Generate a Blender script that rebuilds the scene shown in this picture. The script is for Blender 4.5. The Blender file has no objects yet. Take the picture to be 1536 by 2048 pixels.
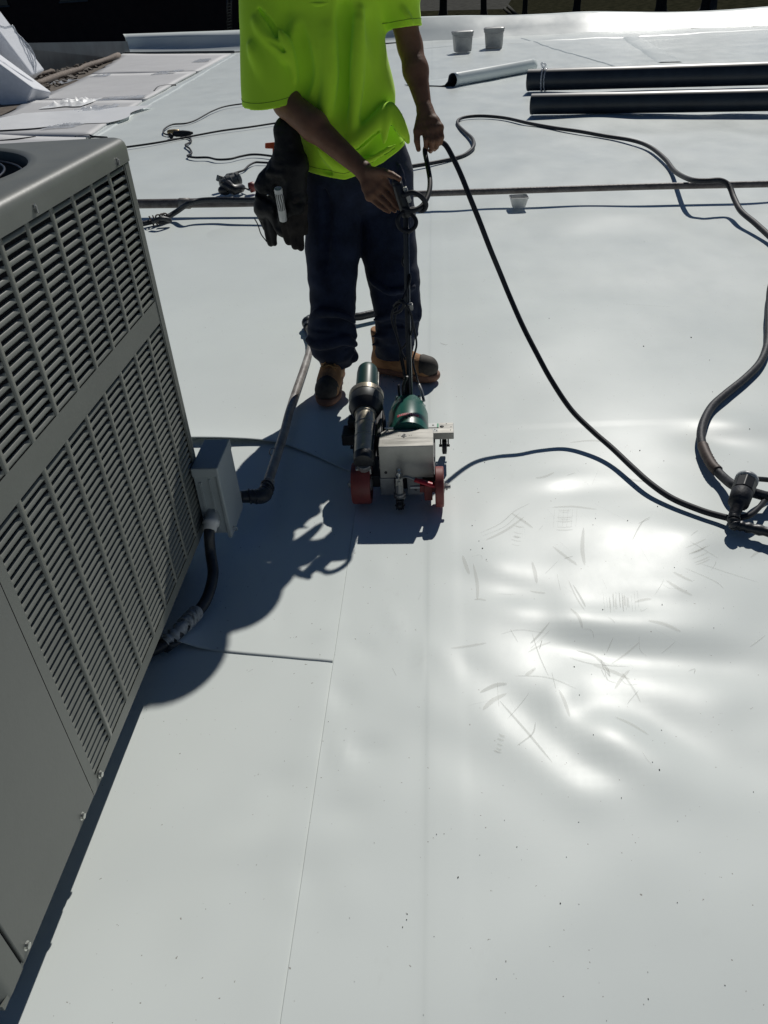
import bpy, bmesh, math, random
import numpy as np
from mathutils import Vector, Matrix, noise as mnoise

random.seed(7)
rng = np.random.RandomState(7)
SC = bpy.context.scene
C = SC.collection

# ------------------------------------------------------------------ camera
F_PX, CAM_H = 1540.0, 1.4
CX, CY = 768.0, 1024.0
def _n(v): return v / np.linalg.norm(v)
_D = _n(np.array([925 - CX, 3258 - CY, F_PX]))
_Y = np.array([865 - CX, -50 - CY, F_PX]); _Y = _n(_Y - _D * _Y.dot(_D))
_X = np.cross(_D, _Y); _X = _X if _X[0] > 0 else -_X
RC = np.array([_X, _Y, -_D])          # image axes (right, down, forward) to world
cam_data = bpy.data.cameras.new('camera'); cam = bpy.data.objects.new('camera', cam_data); C.objects.link(cam)
cam_data.sensor_fit = 'VERTICAL'; cam_data.sensor_height = 24.0
cam_data.lens = F_PX / 2048 * 24.0
cam_data.clip_start = 0.02; cam_data.clip_end = 1000
_m = Matrix.Identity(4)
for _i, _v in enumerate(([1, 0, 0], [0, -1, 0], [0, 0, -1])):
    _w = RC @ np.array(_v, float)
    for _j in range(3): _m[_j][_i] = _w[_j]
_m[2][3] = CAM_H
cam.matrix_world = _m
SC.camera = cam

def ray(px, py): return RC @ np.array([px - CX, py - CY, F_PX])
def G(px, py, z=0.0):                 # the point of height z seen at a pixel
    r = ray(px, py); t = (z - CAM_H) / r[2]; return np.array([r[0] * t, r[1] * t, z])
def W(px, py, y):                     # the point at distance y seen at a pixel
    r = ray(px, py); p = r * (y / r[1]); p[2] += CAM_H; return p

# ------------------------------------------------------------------ light
SUN_EL, SUN_AZ = math.radians(42), math.radians(16)
w = bpy.data.worlds.new('World'); SC.world = w; w.use_nodes = True
nt = w.node_tree; bg = nt.nodes['Background']
sky = nt.nodes.new('ShaderNodeTexSky'); sky.sky_type = 'NISHITA'; sky.sun_disc = False
sky.sun_elevation = SUN_EL; sky.sun_rotation = SUN_AZ
sky.air_density = 0.65; sky.dust_density = 0.05; sky.ozone_density = 5.0
nt.links.new(sky.outputs[0], bg.inputs[0]); bg.inputs[1].default_value = 0.05
sl = bpy.data.lights.new('sun', 'SUN'); sl.energy = 5.0; sl.angle = math.radians(0.53); sl.color = (1.0, 0.97, 0.915)
sun = bpy.data.objects.new('sun', sl); C.objects.link(sun)
SUNV = Vector((math.sin(SUN_AZ) * math.cos(SUN_EL), math.cos(SUN_AZ) * math.cos(SUN_EL), math.sin(SUN_EL)))
sun.rotation_euler = SUNV.to_track_quat('Z', 'Y').to_euler()
SC.view_settings.view_transform = 'Standard'; SC.view_settings.look = 'None'
SC.view_settings.exposure = -0.76; SC.view_settings.gamma = 1.0
SC.cycles.max_bounces = 8; SC.cycles.caustics_reflective = False; SC.cycles.caustics_refractive = False

# ------------------------------------------------------------------ materials
def mat(name, col, rough=0.6, metal=0.0, spec=0.5, var=0.0, vscale=8.0, bump=0.0, bscale=60.0, alpha=1.0,
        trans=0.0, col2=None, rvar=0.0, stretch=None, sheen=0.0, subs=0.0):
    m = bpy.data.materials.new(name); m.use_nodes = True
    n = m.node_tree.nodes; l = m.node_tree.links; b = n['Principled BSDF']
    b.inputs['Base Color'].default_value = (*col, 1); b.inputs['Roughness'].default_value = rough
    b.inputs['Metallic'].default_value = metal; b.inputs['Specular IOR Level'].default_value = spec
    b.inputs['Alpha'].default_value = alpha; b.inputs['Transmission Weight'].default_value = trans
    if sheen: b.inputs['Sheen Weight'].default_value = sheen
    if subs:
        b.inputs['Subsurface Weight'].default_value = subs; b.inputs['Subsurface Scale'].default_value = 0.02
    tc = n.new('ShaderNodeTexCoord'); src = tc.outputs['Object']
    if stretch:
        mp = n.new('ShaderNodeMapping'); mp.inputs['Scale'].default_value = stretch; l.new(src, mp.inputs['Vector']); src = mp.outputs[0]
    if var or col2 or rvar:
        t = n.new('ShaderNodeTexNoise'); t.inputs['Scale'].default_value = vscale; t.inputs['Detail'].default_value = 6
        t.inputs['Roughness'].default_value = 0.65; l.new(src, t.inputs['Vector'])
        r = n.new('ShaderNodeValToRGB'); l.new(t.outputs['Fac'], r.inputs['Fac'])
        r.color_ramp.elements[0].position = 0.35; r.color_ramp.elements[1].position = 0.65
        c2 = col2 if col2 else tuple(min(1, c * (1 + var)) for c in col)
        c1 = tuple(c * (1 - var) for c in col) if not col2 else col
        r.color_ramp.elements[0].color = (*c1, 1); r.color_ramp.elements[1].color = (*c2, 1)
        l.new(r.outputs[0], b.inputs['Base Color'])
        if rvar:
            mr = n.new('ShaderNodeMapRange'); l.new(t.outputs['Fac'], mr.inputs[0])
            mr.inputs[1].default_value = .3; mr.inputs[2].default_value = .7
            mr.inputs[3].default_value = rough - rvar; mr.inputs[4].default_value = rough + rvar
            l.new(mr.outputs[0], b.inputs['Roughness'])
    if bump:
        t2 = n.new('ShaderNodeTexNoise'); t2.inputs['Scale'].default_value = bscale; t2.inputs['Detail'].default_value = 5
        l.new(src, t2.inputs['Vector'])
        bp = n.new('ShaderNodeBump'); bp.inputs['Strength'].default_value = bump; bp.inputs['Distance'].default_value = 0.01
        l.new(t2.outputs['Fac'], bp.inputs['Height']); l.new(bp.outputs[0], b.inputs['Normal'])
    return m

def membrane_material(name, col, rough, seed=0.0):
    m = mat(name, col, rough, spec=0.13)
    n = m.node_tree.nodes; l = m.node_tree.links; b = n['Principled BSDF']
    tc = n['Texture Coordinate'] if 'Texture Coordinate' in n else n.new('ShaderNodeTexCoord')
    def nz(scale, detail, stretch=(1, 1, 1), rgh=.6):
        mp = n.new('ShaderNodeMapping'); mp.inputs['Scale'].default_value = stretch; mp.inputs['Location'].default_value = (seed, seed * 2, 0)
        l.new(tc.outputs['Object'], mp.inputs['Vector'])
        t = n.new('ShaderNodeTexNoise'); t.inputs['Scale'].default_value = scale; t.inputs['Detail'].default_value = detail
        t.inputs['Roughness'].default_value = rgh; l.new(mp.outputs[0], t.inputs['Vector']); return t
    def ramp(src, a, b_, c0, c1):
        r = n.new('ShaderNodeValToRGB'); r.color_ramp.elements[0].position = a; r.color_ramp.elements[1].position = b_
        r.color_ramp.elements[0].color = (*c0, 1); r.color_ramp.elements[1].color = (*c1, 1); l.new(src, r.inputs['Fac']); return r
    broad = ramp(nz(0.9, 4).outputs['Fac'], .3, .7, tuple(c * .955 for c in col), tuple(min(1, c * 1.03) for c in col))
    smudge = ramp(nz(5.0, 8, (1, .45, 1), .75).outputs['Fac'], .60, .78, (0, 0, 0), (1, 1, 1))
    gate = ramp(nz(1.3, 3).outputs['Fac'], .45, .62, (0, 0, 0), (1, 1, 1))
    mul = n.new('ShaderNodeMath'); mul.operation = 'MULTIPLY'; l.new(smudge.outputs[0], mul.inputs[0]); l.new(gate.outputs[0], mul.inputs[1])
    mul2 = n.new('ShaderNodeMath'); mul2.operation = 'MULTIPLY'; l.new(mul.outputs[0], mul2.inputs[0]); mul2.inputs[1].default_value = .30
    mx = n.new('ShaderNodeMixRGB'); l.new(mul2.outputs[0], mx.inputs[0]); l.new(broad.outputs[0], mx.inputs[1]); mx.inputs[2].default_value = (.50, .49, .45, 1)
    speck = ramp(nz(95, 2).outputs['Fac'], .735, .76, (0, 0, 0), (1, 1, 1))
    mx2 = n.new('ShaderNodeMixRGB'); l.new(speck.outputs[0], mx2.inputs[0]); l.new(mx.outputs[0], mx2.inputs[1]); mx2.inputs[2].default_value = (.35, .34, .31, 1)
    l.new(mx2.outputs[0], b.inputs['Base Color'])
    mr = n.new('ShaderNodeMapRange'); l.new(nz(3.0, 6, (1, .6, 1)).outputs['Fac'], mr.inputs[0])
    mr.inputs[1].default_value = .3; mr.inputs[2].default_value = .7; mr.inputs[3].default_value = rough - .03; mr.inputs[4].default_value = rough + .06
    l.new(mr.outputs[0], b.inputs['Roughness'])
    bp = n.new('ShaderNodeBump'); bp.inputs['Strength'].default_value = .04; bp.inputs['Distance'].default_value = .004
    l.new(nz(9, 4).outputs['Fac'], bp.inputs['Height']); l.new(bp.outputs[0], b.inputs['Normal'])
    return m

M = {}
M['membrane'] = membrane_material('white_membrane', (.765, .815, .79), .315)
M['membrane_b'] = membrane_material('white_membrane_offcut', (.76, .815, .795), .32, 3.1)
M['board'] = mat('insulation_facer', (.60, .60, .60), .6, var=.05, vscale=1.5, bump=.1, bscale=20)
M['dark_under'] = mat('dark_membrane_back', (.022, .030, .040), .42, spec=.5, var=.2, vscale=5, bump=.05, bscale=8)
M['ac'] = mat('grey_green_enamel', (.163, .170, .150), .42, spec=.5, var=.09, vscale=3, rvar=.05, bump=.03, bscale=120)
M['ac_panel'] = mat('grey_enamel_panel', (.163, .168, .151), .42, spec=.5, var=.09, vscale=2.4, rvar=.05, bump=.03, bscale=120)
M['interior'] = mat('dark_coil', (.005, .006, .011), .6, spec=.1, var=.4, vscale=90)
M['grille'] = mat('black_wire_coat', (.03, .033, .04), .35, var=.2)
M['zinc'] = mat('zinc_plated', (.62, .62, .58), .3, metal=1, var=.15, vscale=60)
M['box'] = mat('pale_grey_enamel', (.33, .37, .38), .45, var=.06, vscale=9)
M['pvc'] = mat('white_plastic', (.62, .62, .60), .45, var=.1, vscale=30)
M['conduit'] = mat('dark_conduit', (.022, .026, .032), .42, var=.3, vscale=40, bump=.15, bscale=90)
M['pipe'] = mat('weathered_iron_pipe', (.085, .070, .065), .55, col2=(.17, .15, .145), vscale=14, bump=.3, bscale=60, stretch=(1, 1, 1))
M['pipe_b'] = mat('worn_grey_pipe', (.12, .10, .085), .5, col2=(.36, .34, .31), vscale=9, bump=.3, bscale=40)
M['cord'] = mat('black_rubber', (.018, .020, .026), .58, spec=.25, var=.3, vscale=30)
M['cord_g'] = mat('dusty_rubber', (.026, .028, .034), .58, spec=.3, var=.35, vscale=25, bump=.2, bscale=70)
M['tape'] = mat('grey_tape', (.36, .38, .39), .35, var=.25, vscale=45, bump=.4, bscale=60)
M['steel'] = mat('brushed_steel', (.40, .39, .355), .40, metal=.35, var=.2, vscale=7, rvar=.07, stretch=(1, 6, 1))
M['tube_steel'] = mat('heat_tinted_steel', (.34, .30, .23), .36, metal=.5, col2=(.50, .44, .34), vscale=22)
M['fan_grey'] = mat('dark_grey_casting', (.055, .060, .060), .45, metal=.2, var=.25, vscale=30)
M['steel_d'] = mat('dull_steel', (.36, .36, .35), .42, metal=.7, var=.25, vscale=18, rvar=.08)
M['tool'] = mat('grey_tool_plastic', (.12, .13, .13), .5, var=.4, vscale=30)
M['blk'] = mat('black_paint', (.014, .015, .017), .42, var=.3, vscale=20)
M['green'] = mat('dark_green_casting', (.010, .105, .078), .34, var=.12, vscale=12)
M['dgreen'] = mat('darker_green_plastic', (.008, .050, .042), .42, var=.12, vscale=12)
M['redwheel'] = mat('red_polyurethane', (.22, .045, .038), .5, var=.2, vscale=18)
M['redgrip'] = mat('red_vinyl', (.42, .02, .03), .3, var=.1, vscale=30)
M['label'] = mat('label_white', (.72, .74, .72), .5, var=.05)
M['lab_red'] = mat('label_red', (.55, .05, .06), .5)
M['lab_green'] = mat('label_green', (.04, .34, .17), .5)
M['ink'] = mat('label_ink', (.02, .02, .02), .5)
M['tub'] = mat('cloudy_plastic', (.34, .35, .345), .4, var=.15, vscale=5, alpha=.82)
M['foam'] = mat('white_foam', (.78, .80, .84), .7, var=.04, vscale=12, bump=.3, bscale=60)
M['wrap'] = mat('clear_wrap', (.75, .78, .82), .12, spec=.8, alpha=.55)
M['scrap'] = mat('white_film', (.93, .94, .94), .4, spec=.4)
M['dirt'] = mat('dry_dirt', (.10, .08, .062), .95, col2=(.19, .16, .13), vscale=7, bump=.8, bscale=22)
M['batten'] = mat('weathered_batten', (.16, .125, .10), .85, col2=(.30, .25, .21), vscale=18, bump=.6, bscale=40)
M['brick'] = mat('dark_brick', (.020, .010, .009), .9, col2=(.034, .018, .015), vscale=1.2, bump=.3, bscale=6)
M['glassd'] = mat('dark_glass', (.006, .007, .009), .15)
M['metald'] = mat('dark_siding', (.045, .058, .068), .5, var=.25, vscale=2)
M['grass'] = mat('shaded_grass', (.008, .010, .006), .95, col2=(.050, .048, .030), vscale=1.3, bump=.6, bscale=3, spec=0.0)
M['dark_bits'] = mat('dark_bits', (.05, .04, .033), .9, col2=(.22, .19, .16), vscale=30)
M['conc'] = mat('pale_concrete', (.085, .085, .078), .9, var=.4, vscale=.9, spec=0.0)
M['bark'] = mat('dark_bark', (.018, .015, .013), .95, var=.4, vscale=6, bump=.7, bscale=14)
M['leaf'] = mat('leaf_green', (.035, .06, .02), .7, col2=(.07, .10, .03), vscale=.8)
M['tshirt'] = mat('neon_yellow_green_jersey', (.53, .89, .045), .85, spec=.15, var=.03, vscale=5, bump=.30, bscale=13, sheen=.15, stretch=(1.0, 1.0, .55))
M['trousers'] = mat('navy_work_cloth', (.012, .018, .040), .85, spec=.2, var=.35, vscale=14, bump=.2, bscale=240, sheen=.05)
M['skin'] = mat('brown_skin', (.160, .078, .046), .55, spec=.22, col2=(.215, .112, .068), vscale=13, bump=.12, bscale=130, subs=.08)
M['hair'] = mat('black_hair', (.010, .009, .008), .55, bump=.8, bscale=90)
M['stitch'] = mat('green_thread', (.13, .26, .02), .9)
M['hat'] = mat('tan_hat_cloth', (.30, .25, .17), .9, var=.1, vscale=20)
M['eye'] = mat('eye_white', (.6, .58, .55), .2)
M['boot'] = mat('tan_nubuck', (.30, .145, .058), .8, col2=(.42, .22, .10), vscale=16, bump=.3, bscale=90)
M['sole'] = mat('tan_rubber', (.22, .11, .07), .75, var=.2, vscale=25)
M['toecap'] = mat('dark_leather_toe', (.060, .050, .040), .75, var=.3, vscale=40)
M['lace'] = mat('tan_lace', (.36, .20, .08), .8)
M['leather'] = mat('black_leather', (.009, .009, .010), .6, spec=.25, var=.4, vscale=14, bump=.35, bscale=45)
M['glove'] = mat('grey_brown_glove', (.030, .026, .024), .9, spec=.15, var=.35, vscale=18, bump=.6, bscale=35)
M['orange'] = mat('orange_plastic', (.72, .10, .03), .4, var=.1)
M['brass'] = mat('worn_brass', (.42, .30, .14), .4, metal=.6, var=.2)
M['rust'] = mat('rusty_steel', (.07, .05, .042), .6, metal=.2, var=.3, vscale=60)
M['scuff'] = mat('grey_scuff', (.52, .51, .46), .7, spec=.1, alpha=.21)
M['smear'] = mat('tan_smear', (.50, .47, .40), .8, spec=.05, alpha=.14)
M['scuff_d'] = mat('dark_scuff', (.28, .26, .22), .7, spec=.1, alpha=.4)
M['speck'] = mat('dark_crumb', (.05, .045, .04), .8)

# ------------------------------------------------------------------ object helpers
WORLD = {}
def tag(o, label=None, cat=None, group=None, kind=None):
    if label: o['label'] = label
    if cat: o['category'] = cat
    if group: o['group'] = group
    if kind: o['kind'] = kind
    return o
def thing(name, label, cat, loc, group=None):
    o = bpy.data.objects.new(name, None); C.objects.link(o); o.location = loc; o.empty_display_size = .1
    WORLD[o.name] = np.array(loc, float)
    return tag(o, label, cat, group)
def obj(name, verts, faces, m, parent=None, smooth=True, bevel=0.0, mats=None, midx=None, label=None, auto=None):
    me = bpy.data.meshes.new(name); v = np.asarray(verts, float)
    off = WORLD[parent.name] if parent is not None else (v.min(0) + v.max(0)) * .5 * np.array([1, 1, 0])
    if parent is None: off = np.array([off[0], off[1], v[:, 2].min()])
    me.from_pydata((v - off).tolist(), [], [list(map(int, f)) for f in faces]); me.update()
    o = bpy.data.objects.new(name, me); C.objects.link(o)
    if parent is not None:
        o.parent = parent; WORLD[o.name] = off
    else:
        o.location = off; WORLD[o.name] = off
    for mm in (mats or [m]): me.materials.append(mm)
    if midx is not None: me.polygons.foreach_set('material_index', np.asarray(midx, dtype=np.int32))
    if smooth: me.polygons.foreach_set('use_smooth', [True] * len(me.polygons))
    if bevel:
        b = o.modifiers.new('bevel', 'BEVEL'); b.width = bevel; b.segments = 2; b.limit_method = 'ANGLE'; b.angle_limit = math.radians(40)
    if smooth and auto:
        bm = bmesh.new(); bm.from_mesh(me)
        for e in bm.edges:
            if len(e.link_faces) == 2 and e.calc_face_angle(0) > math.radians(auto): e.smooth = False
        bm.to_mesh(me); bm.free()
    if label: o['label'] = label
    return o

def catmull(pts, sub=6):
    p = [np.array(q, float) for q in pts]
    if len(p) < 3: return p
    p = [2 * p[0] - p[1]] + p + [2 * p[-1] - p[-2]]
    out = []
    for i in range(1, len(p) - 2):
        for k in range(sub):
            t = k / sub; a, b, c, d = p[i - 1:i + 3]
            out.append(.5 * ((2 * b) + (-a + c) * t + (2 * a - 5 * b + 4 * c - d) * t * t + (-a + 3 * b - 3 * c + d) * t ** 3))
    out.append(p[-2]); return out

class MB:
    def __init__(s): s.v = []; s.f = []; s.mi = []; s.cur = 0
    def add(s, vs, fs):
        n = len(s.v); s.v.extend([tuple(map(float, q)) for q in vs])
        for f in fs: s.f.append([n + i for i in f]); s.mi.append(s.cur)
        return s
    def box(s, c, d, R=None):
        vs = [np.array([x, y, z]) * .5 * np.array(d, float) for x in (-1, 1) for y in (-1, 1) for z in (-1, 1)]
        if R is not None: vs = [np.array(R) @ q for q in vs]
        return s.add([q + np.array(c, float) for q in vs], [(0, 1, 3, 2), (4, 6, 7, 5), (0, 4, 5, 1), (2, 3, 7, 6), (0, 2, 6, 4), (1, 5, 7, 3)])
    def box2(s, a, b):
        a = np.array(a, float); b = np.array(b, float); return s.box((a + b) / 2, np.abs(b - a))
    def hexa(s, p): return s.add(p, [(0, 3, 2, 1), (4, 5, 6, 7), (0, 1, 5, 4), (1, 2, 6, 5), (2, 3, 7, 6), (3, 0, 4, 7)])
    def tube(s, path, r, n=8, caps=True, flat=None):
        path = [np.array(q, float) for q in path]
        path = [q for i, q in enumerate(path) if i == 0 or np.linalg.norm(q - path[i - 1]) > 1e-6]
        rs = r if hasattr(r, '__len__') else [r] * len(path)
        if len(rs) != len(path): rs = np.interp(np.linspace(0, 1, len(path)), np.linspace(0, 1, len(rs)), rs)
        T = [_n(path[min(i + 1, len(path) - 1)] - path[max(i - 1, 0)]) for i in range(len(path))]
        up = np.array([0, 0, 1.]) if abs(T[0][2]) < .9 else np.array([1., 0, 0])
        u = _n(np.cross(T[0], up)); vs = []
        for i, q in enumerate(path):
            u = _n(u - T[i] * u.dot(T[i])); v = np.cross(T[i], u)
            for k in range(n):
                a = 2 * math.pi * k / n
                vs.append(q + rs[i] * (math.cos(a) * u + math.sin(a) * v * (flat or 1)))
        fs = [(i * n + k, i * n + (k + 1) % n, (i + 1) * n + (k + 1) % n, (i + 1) * n + k) for i in range(len(path) - 1) for k in range(n)]
        if caps: fs += [tuple(range(n))[::-1], tuple((len(path) - 1) * n + k for k in range(n))]
        return s.add(vs, fs)
    def cyl(s, a, b, r, r2=None, n=20, caps=True): return s.tube([a, b], [r, r2 if r2 is not None else r], n, caps)
    def lathe(s, a, axis, prof, n=24):      # prof: (distance along axis, radius)
        a = np.array(a, float); ax = _n(np.array(axis, float))
        up = np.array([0, 0, 1.]) if abs(ax[2]) < .9 else np.array([1., 0, 0]); u = _n(np.cross(ax, up)); v = np.cross(ax, u)
        vs = [a + ax * t + r * (math.cos(2 * math.pi * k / n) * u + math.sin(2 * math.pi * k / n) * v) for t, r in prof for k in range(n)]
        fs = [(i * n + k, i * n + (k + 1) % n, (i + 1) * n + (k + 1) % n, (i + 1) * n + k) for i in range(len(prof) - 1) for k in range(n)]
        fs += [tuple(range(n))[::-1], tuple((len(prof) - 1) * n + k for k in range(n))]
        return s.add(vs, fs)
    def ball(s, c, r, n=14, m=10):
        r = np.array(r if hasattr(r, '__len__') else [r] * 3, float); vs = []; fs = []
        for i in range(m + 1):
            th = math.pi * i / m
            for k in range(n):
                ph = 2 * math.pi * k / n
                vs.append(np.array(c) + r * np.array([math.sin(th) * math.cos(ph), math.sin(th) * math.sin(ph), math.cos(th)]))
        for i in range(m):
            for k in range(n): fs.append((i * n + k, (i + 1) * n + k, (i + 1) * n + (k + 1) % n, i * n + (k + 1) % n))
        return s.add(vs, fs)
    def ring(s, c, ax, R, r, n=28, m=8, a0=0, a1=2 * math.pi):
        c = np.array(c, float); ax = _n(np.array(ax, float)); up = np.array([0, 0, 1.]) if abs(ax[2]) < .9 else np.array([1., 0, 0])
        u = _n(np.cross(ax, up)); v = np.cross(ax, u)
        p = [c + R * (math.cos(a) * u + math.sin(a) * v) for a in np.linspace(a0, a1, n)]
        return s.tube(p, r, m)
    def build(s, name, m=None, parent=None, **k):
        if s.cur or any(s.mi): k['midx'] = s.mi
        return obj(name, s.v, s.f, m, parent, **k)
def Rz(a): c, s_ = math.cos(a), math.sin(a); return np.array([[c, -s_, 0], [s_, c, 0], [0, 0, 1]])
def Rx(a): c, s_ = math.cos(a), math.sin(a); return np.array([[1, 0, 0], [0, c, -s_], [0, s_, c]])
def Ry(a): c, s_ = math.cos(a), math.sin(a); return np.array([[c, 0, s_], [0, 1, 0], [-s_, 0, c]])

# smooth value noise on the plane, and signed-distance modelling with surface nets
_tab = np.random.RandomState(3).rand(64, 64) * 2 - 1
def vnoise(x, y, seed=0):
    x = np.asarray(x, float) + seed * 7.31; y = np.asarray(y, float) + seed * 3.77
    xi = np.floor(x).astype(int); yi = np.floor(y).astype(int); fx = x - xi; fy = y - yi
    fx = fx ** 3 * (fx * (fx * 6 - 15) + 10); fy = fy ** 3 * (fy * (fy * 6 - 15) + 10)
    t = lambda a, b: _tab[(a + seed * 5) % 64, (b + seed * 11) % 64]
    return (t(xi, yi) * (1 - fx) + t(xi + 1, yi) * fx) * (1 - fy) + (t(xi, yi + 1) * (1 - fx) + t(xi + 1, yi + 1) * fx) * fy

class SDF:
    def __init__(s, lo, hi, h):
        s.lo = np.array(lo, float); s.h = h; s.n = np.ceil((np.array(hi) - s.lo) / h).astype(int) + 1
        s.d = np.full(s.n, .08, np.float32)
    def region(s, a, b):
        i0 = np.clip(np.floor((np.minimum(a, b) - s.lo) / s.h).astype(int), 0, s.n - 1)
        i1 = np.clip(np.ceil((np.maximum(a, b) - s.lo) / s.h).astype(int) + 1, 1, s.n)
        ax = [(s.lo[k] + np.arange(i0[k], i1[k]) * s.h).astype(np.float32) for k in range(3)]
        return tuple(slice(i0[k], i1[k]) for k in range(3)), np.meshgrid(*ax, indexing='ij')
    def op(s, sl, d, k, mode):
        a = s.d[sl]
        if mode == 'sub':
            hh = np.maximum(k - np.abs(a + d), 0) / max(k, 1e-6); s.d[sl] = np.maximum(a, -d) + hh * hh * k * .25
        else:
            hh = np.maximum(k - np.abs(a - d), 0) / max(k, 1e-6); s.d[sl] = np.minimum(a, d) - hh * hh * k * .25
    def cap(s, p0, p1, r0, r1=None, k=.01, mode='add', flat=None):
        r1 = r0 if r1 is None else r1; p0 = np.array(p0, float); p1 = np.array(p1, float)
        m = max(r0, r1) * (1 if flat is None else max(1, 1 / flat[1])) + k + 3 * s.h
        sl, (X, Y, Z) = s.region(np.minimum(p0, p1) - m, np.maximum(p0, p1) + m)
        ba = p1 - p0; L = max(ba.dot(ba), 1e-9)
        dx, dy, dz = X - p0[0], Y - p0[1], Z - p0[2]
        t = np.clip((dx * ba[0] + dy * ba[1] + dz * ba[2]) / L, 0, 1)
        ex, ey, ez = dx - t * ba[0], dy - t * ba[1], dz - t * ba[2]
        if flat is not None:                       # flat = (axis vector, factor>1 squeezes along it)
            a = _n(np.array(flat[0], float)); q = ex * a[0] + ey * a[1] + ez * a[2]; f = flat[1] - 1
            ex, ey, ez = ex + a[0] * q * f, ey + a[1] * q * f, ez + a[2] * q * f
        d = np.sqrt(ex * ex + ey * ey + ez * ez) - (r0 + (r1 - r0) * t)
        s.op(sl, d, k, mode); return s
    def ell(s, c, r, R=None, k=.01, mode='add'):
        c = np.array(c, float); r = np.array(r, float); m = max(r) + k + 3 * s.h
        sl, (X, Y, Z) = s.region(c - m, c + m); P = [X - c[0], Y - c[1], Z - c[2]]
        if R is not None:
            R = np.array(R).T; P = [R[i, 0] * P[0] + R[i, 1] * P[1] + R[i, 2] * P[2] for i in range(3)]
        q = np.sqrt((P[0] / r[0]) ** 2 + (P[1] / r[1]) ** 2 + (P[2] / r[2]) ** 2)
        g = np.sqrt((P[0] / r[0] ** 2) ** 2 + (P[1] / r[1] ** 2) ** 2 + (P[2] / r[2] ** 2) ** 2) + 1e-6
        s.op(sl, q * (q - 1) / g, k, mode); return s
    def rbox(s, c, half, rr, R=None, k=.005, mode='add'):
        c = np.array(c, float); half = np.array(half, float); m = np.linalg.norm(half) + k + 3 * s.h
        sl, (X, Y, Z) = s.region(c - m, c + m); P = [X - c[0], Y - c[1], Z - c[2]]
        if R is not None:
            R = np.array(R).T; P = [R[i, 0] * P[0] + R[i, 1] * P[1] + R[i, 2] * P[2] for i in range(3)]
        q = [np.abs(P[i]) - half[i] + rr for i in range(3)]
        d = np.sqrt(sum(np.maximum(e, 0) ** 2 for e in q)) + np.minimum(np.maximum(q[0], np.maximum(q[1], q[2])), 0) - rr
        s.op(sl, d, k, mode); return s
    def grid(s):
        ax = [(s.lo[k] + np.arange(s.n[k]) * s.h).astype(np.float32) for k in range(3)]
        return np.meshgrid(*ax, indexing='ij', sparse=True)
    def cutf(s, fn, k=0.0):                        # keep where fn < 0
        X, Y, Z = s.grid(); s.d = np.maximum(s.d, fn(X, Y, Z)).astype(np.float32); return s
    def addf(s, fn):
        X, Y, Z = s.grid(); s.d = (s.d + fn(X, Y, Z)).astype(np.float32); return s
    def mesh(s):
        d = s.d; ins = d < 0; n = s.n
        cnt = np.zeros(n - 1, np.int8)
        for a in (0, 1):
            for b in (0, 1):
                for c in (0, 1): cnt += ins[a:n[0] - 1 + a, b:n[1] - 1 + b, c:n[2] - 1 + c]
        cell = (cnt > 0) & (cnt < 8); idx = np.full(n - 1, -1, np.int64); I = np.argwhere(cell); idx[cell] = np.arange(len(I))
        acc = np.zeros((len(I), 3)); num = np.zeros(len(I))
        for ax in range(3):
            o = [k for k in range(3) if k != ax]
            for a in (0, 1):
                for b in (0, 1):
                    c0 = I.copy(); c0[:, o[0]] += a; c0[:, o[1]] += b; c1 = c0.copy(); c1[:, ax] += 1
                    d0 = d[tuple(c0.T)]; d1 = d[tuple(c1.T)]; m = (d0 < 0) != (d1 < 0)
                    t = np.where(m, d0 / np.where(m, d0 - d1, 1), 0); p = c0.astype(float); p[:, ax] += t
                    acc[m] += p[m]; num[m] += 1
        v = s.lo + acc / num[:, None] * s.h
        F = []
        for ax in range(3):
            sh = [slice(1, n[k] - 1) for k in range(3)]; sh[ax] = slice(0, n[ax] - 1)
            s1 = list(sh); s1[ax] = slice(1, n[ax])
            a = ins[tuple(sh)]; b = ins[tuple(s1)]; E = np.argwhere(a != b); 
            if not len(E): continue
            flip = a[tuple(E.T)]
            for k in range(3):
                if k != ax: E[:, k] += 1
            u, w_ = [(1, 2), (2, 0), (0, 1)][ax]
            q = []
            for du, dw in ((-1, -1), (0, -1), (0, 0), (-1, 0)):
                e = E.copy(); e[:, u] += du; e[:, w_] += dw; q.append(idx[tuple(e.T)])
            q = np.array(q).T; q[~flip] = q[~flip][:, ::-1]; F.append(q)
        F = np.concatenate(F); F = F[(F >= 0).all(1)]
        return v, F
def sdf_obj(name, s, m, parent=None, relax=2, **k):
    v, f = s.mesh()
    if relax:
        e = np.concatenate([f[:, [0, 1]], f[:, [1, 2]], f[:, [2, 3]], f[:, [3, 0]]]); e = np.concatenate([e, e[:, ::-1]])
        cnt = np.bincount(e[:, 0], minlength=len(v))[:, None]
        for i in range(relax):
            a = np.stack([np.bincount(e[:, 0], v[e[:, 1], c], len(v)) for c in range(3)], 1) / np.maximum(cnt, 1)
            v = v + (a - v) * (.6 if i % 2 == 0 else -.4)
    return obj(name, v, f, m, parent, **k)

# ================================================================== SETTING
def gbump(x, y, cx, cy, sx, sy, a, rot=0.0):
    c, s_ = math.cos(rot), math.sin(rot); dx, dy = x - cx, y - cy
    u, v = c * dx + s_ * dy, -s_ * dx + c * dy
    return a * np.exp(-(u / sx) ** 2 - (v / sy) ** 2)
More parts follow.
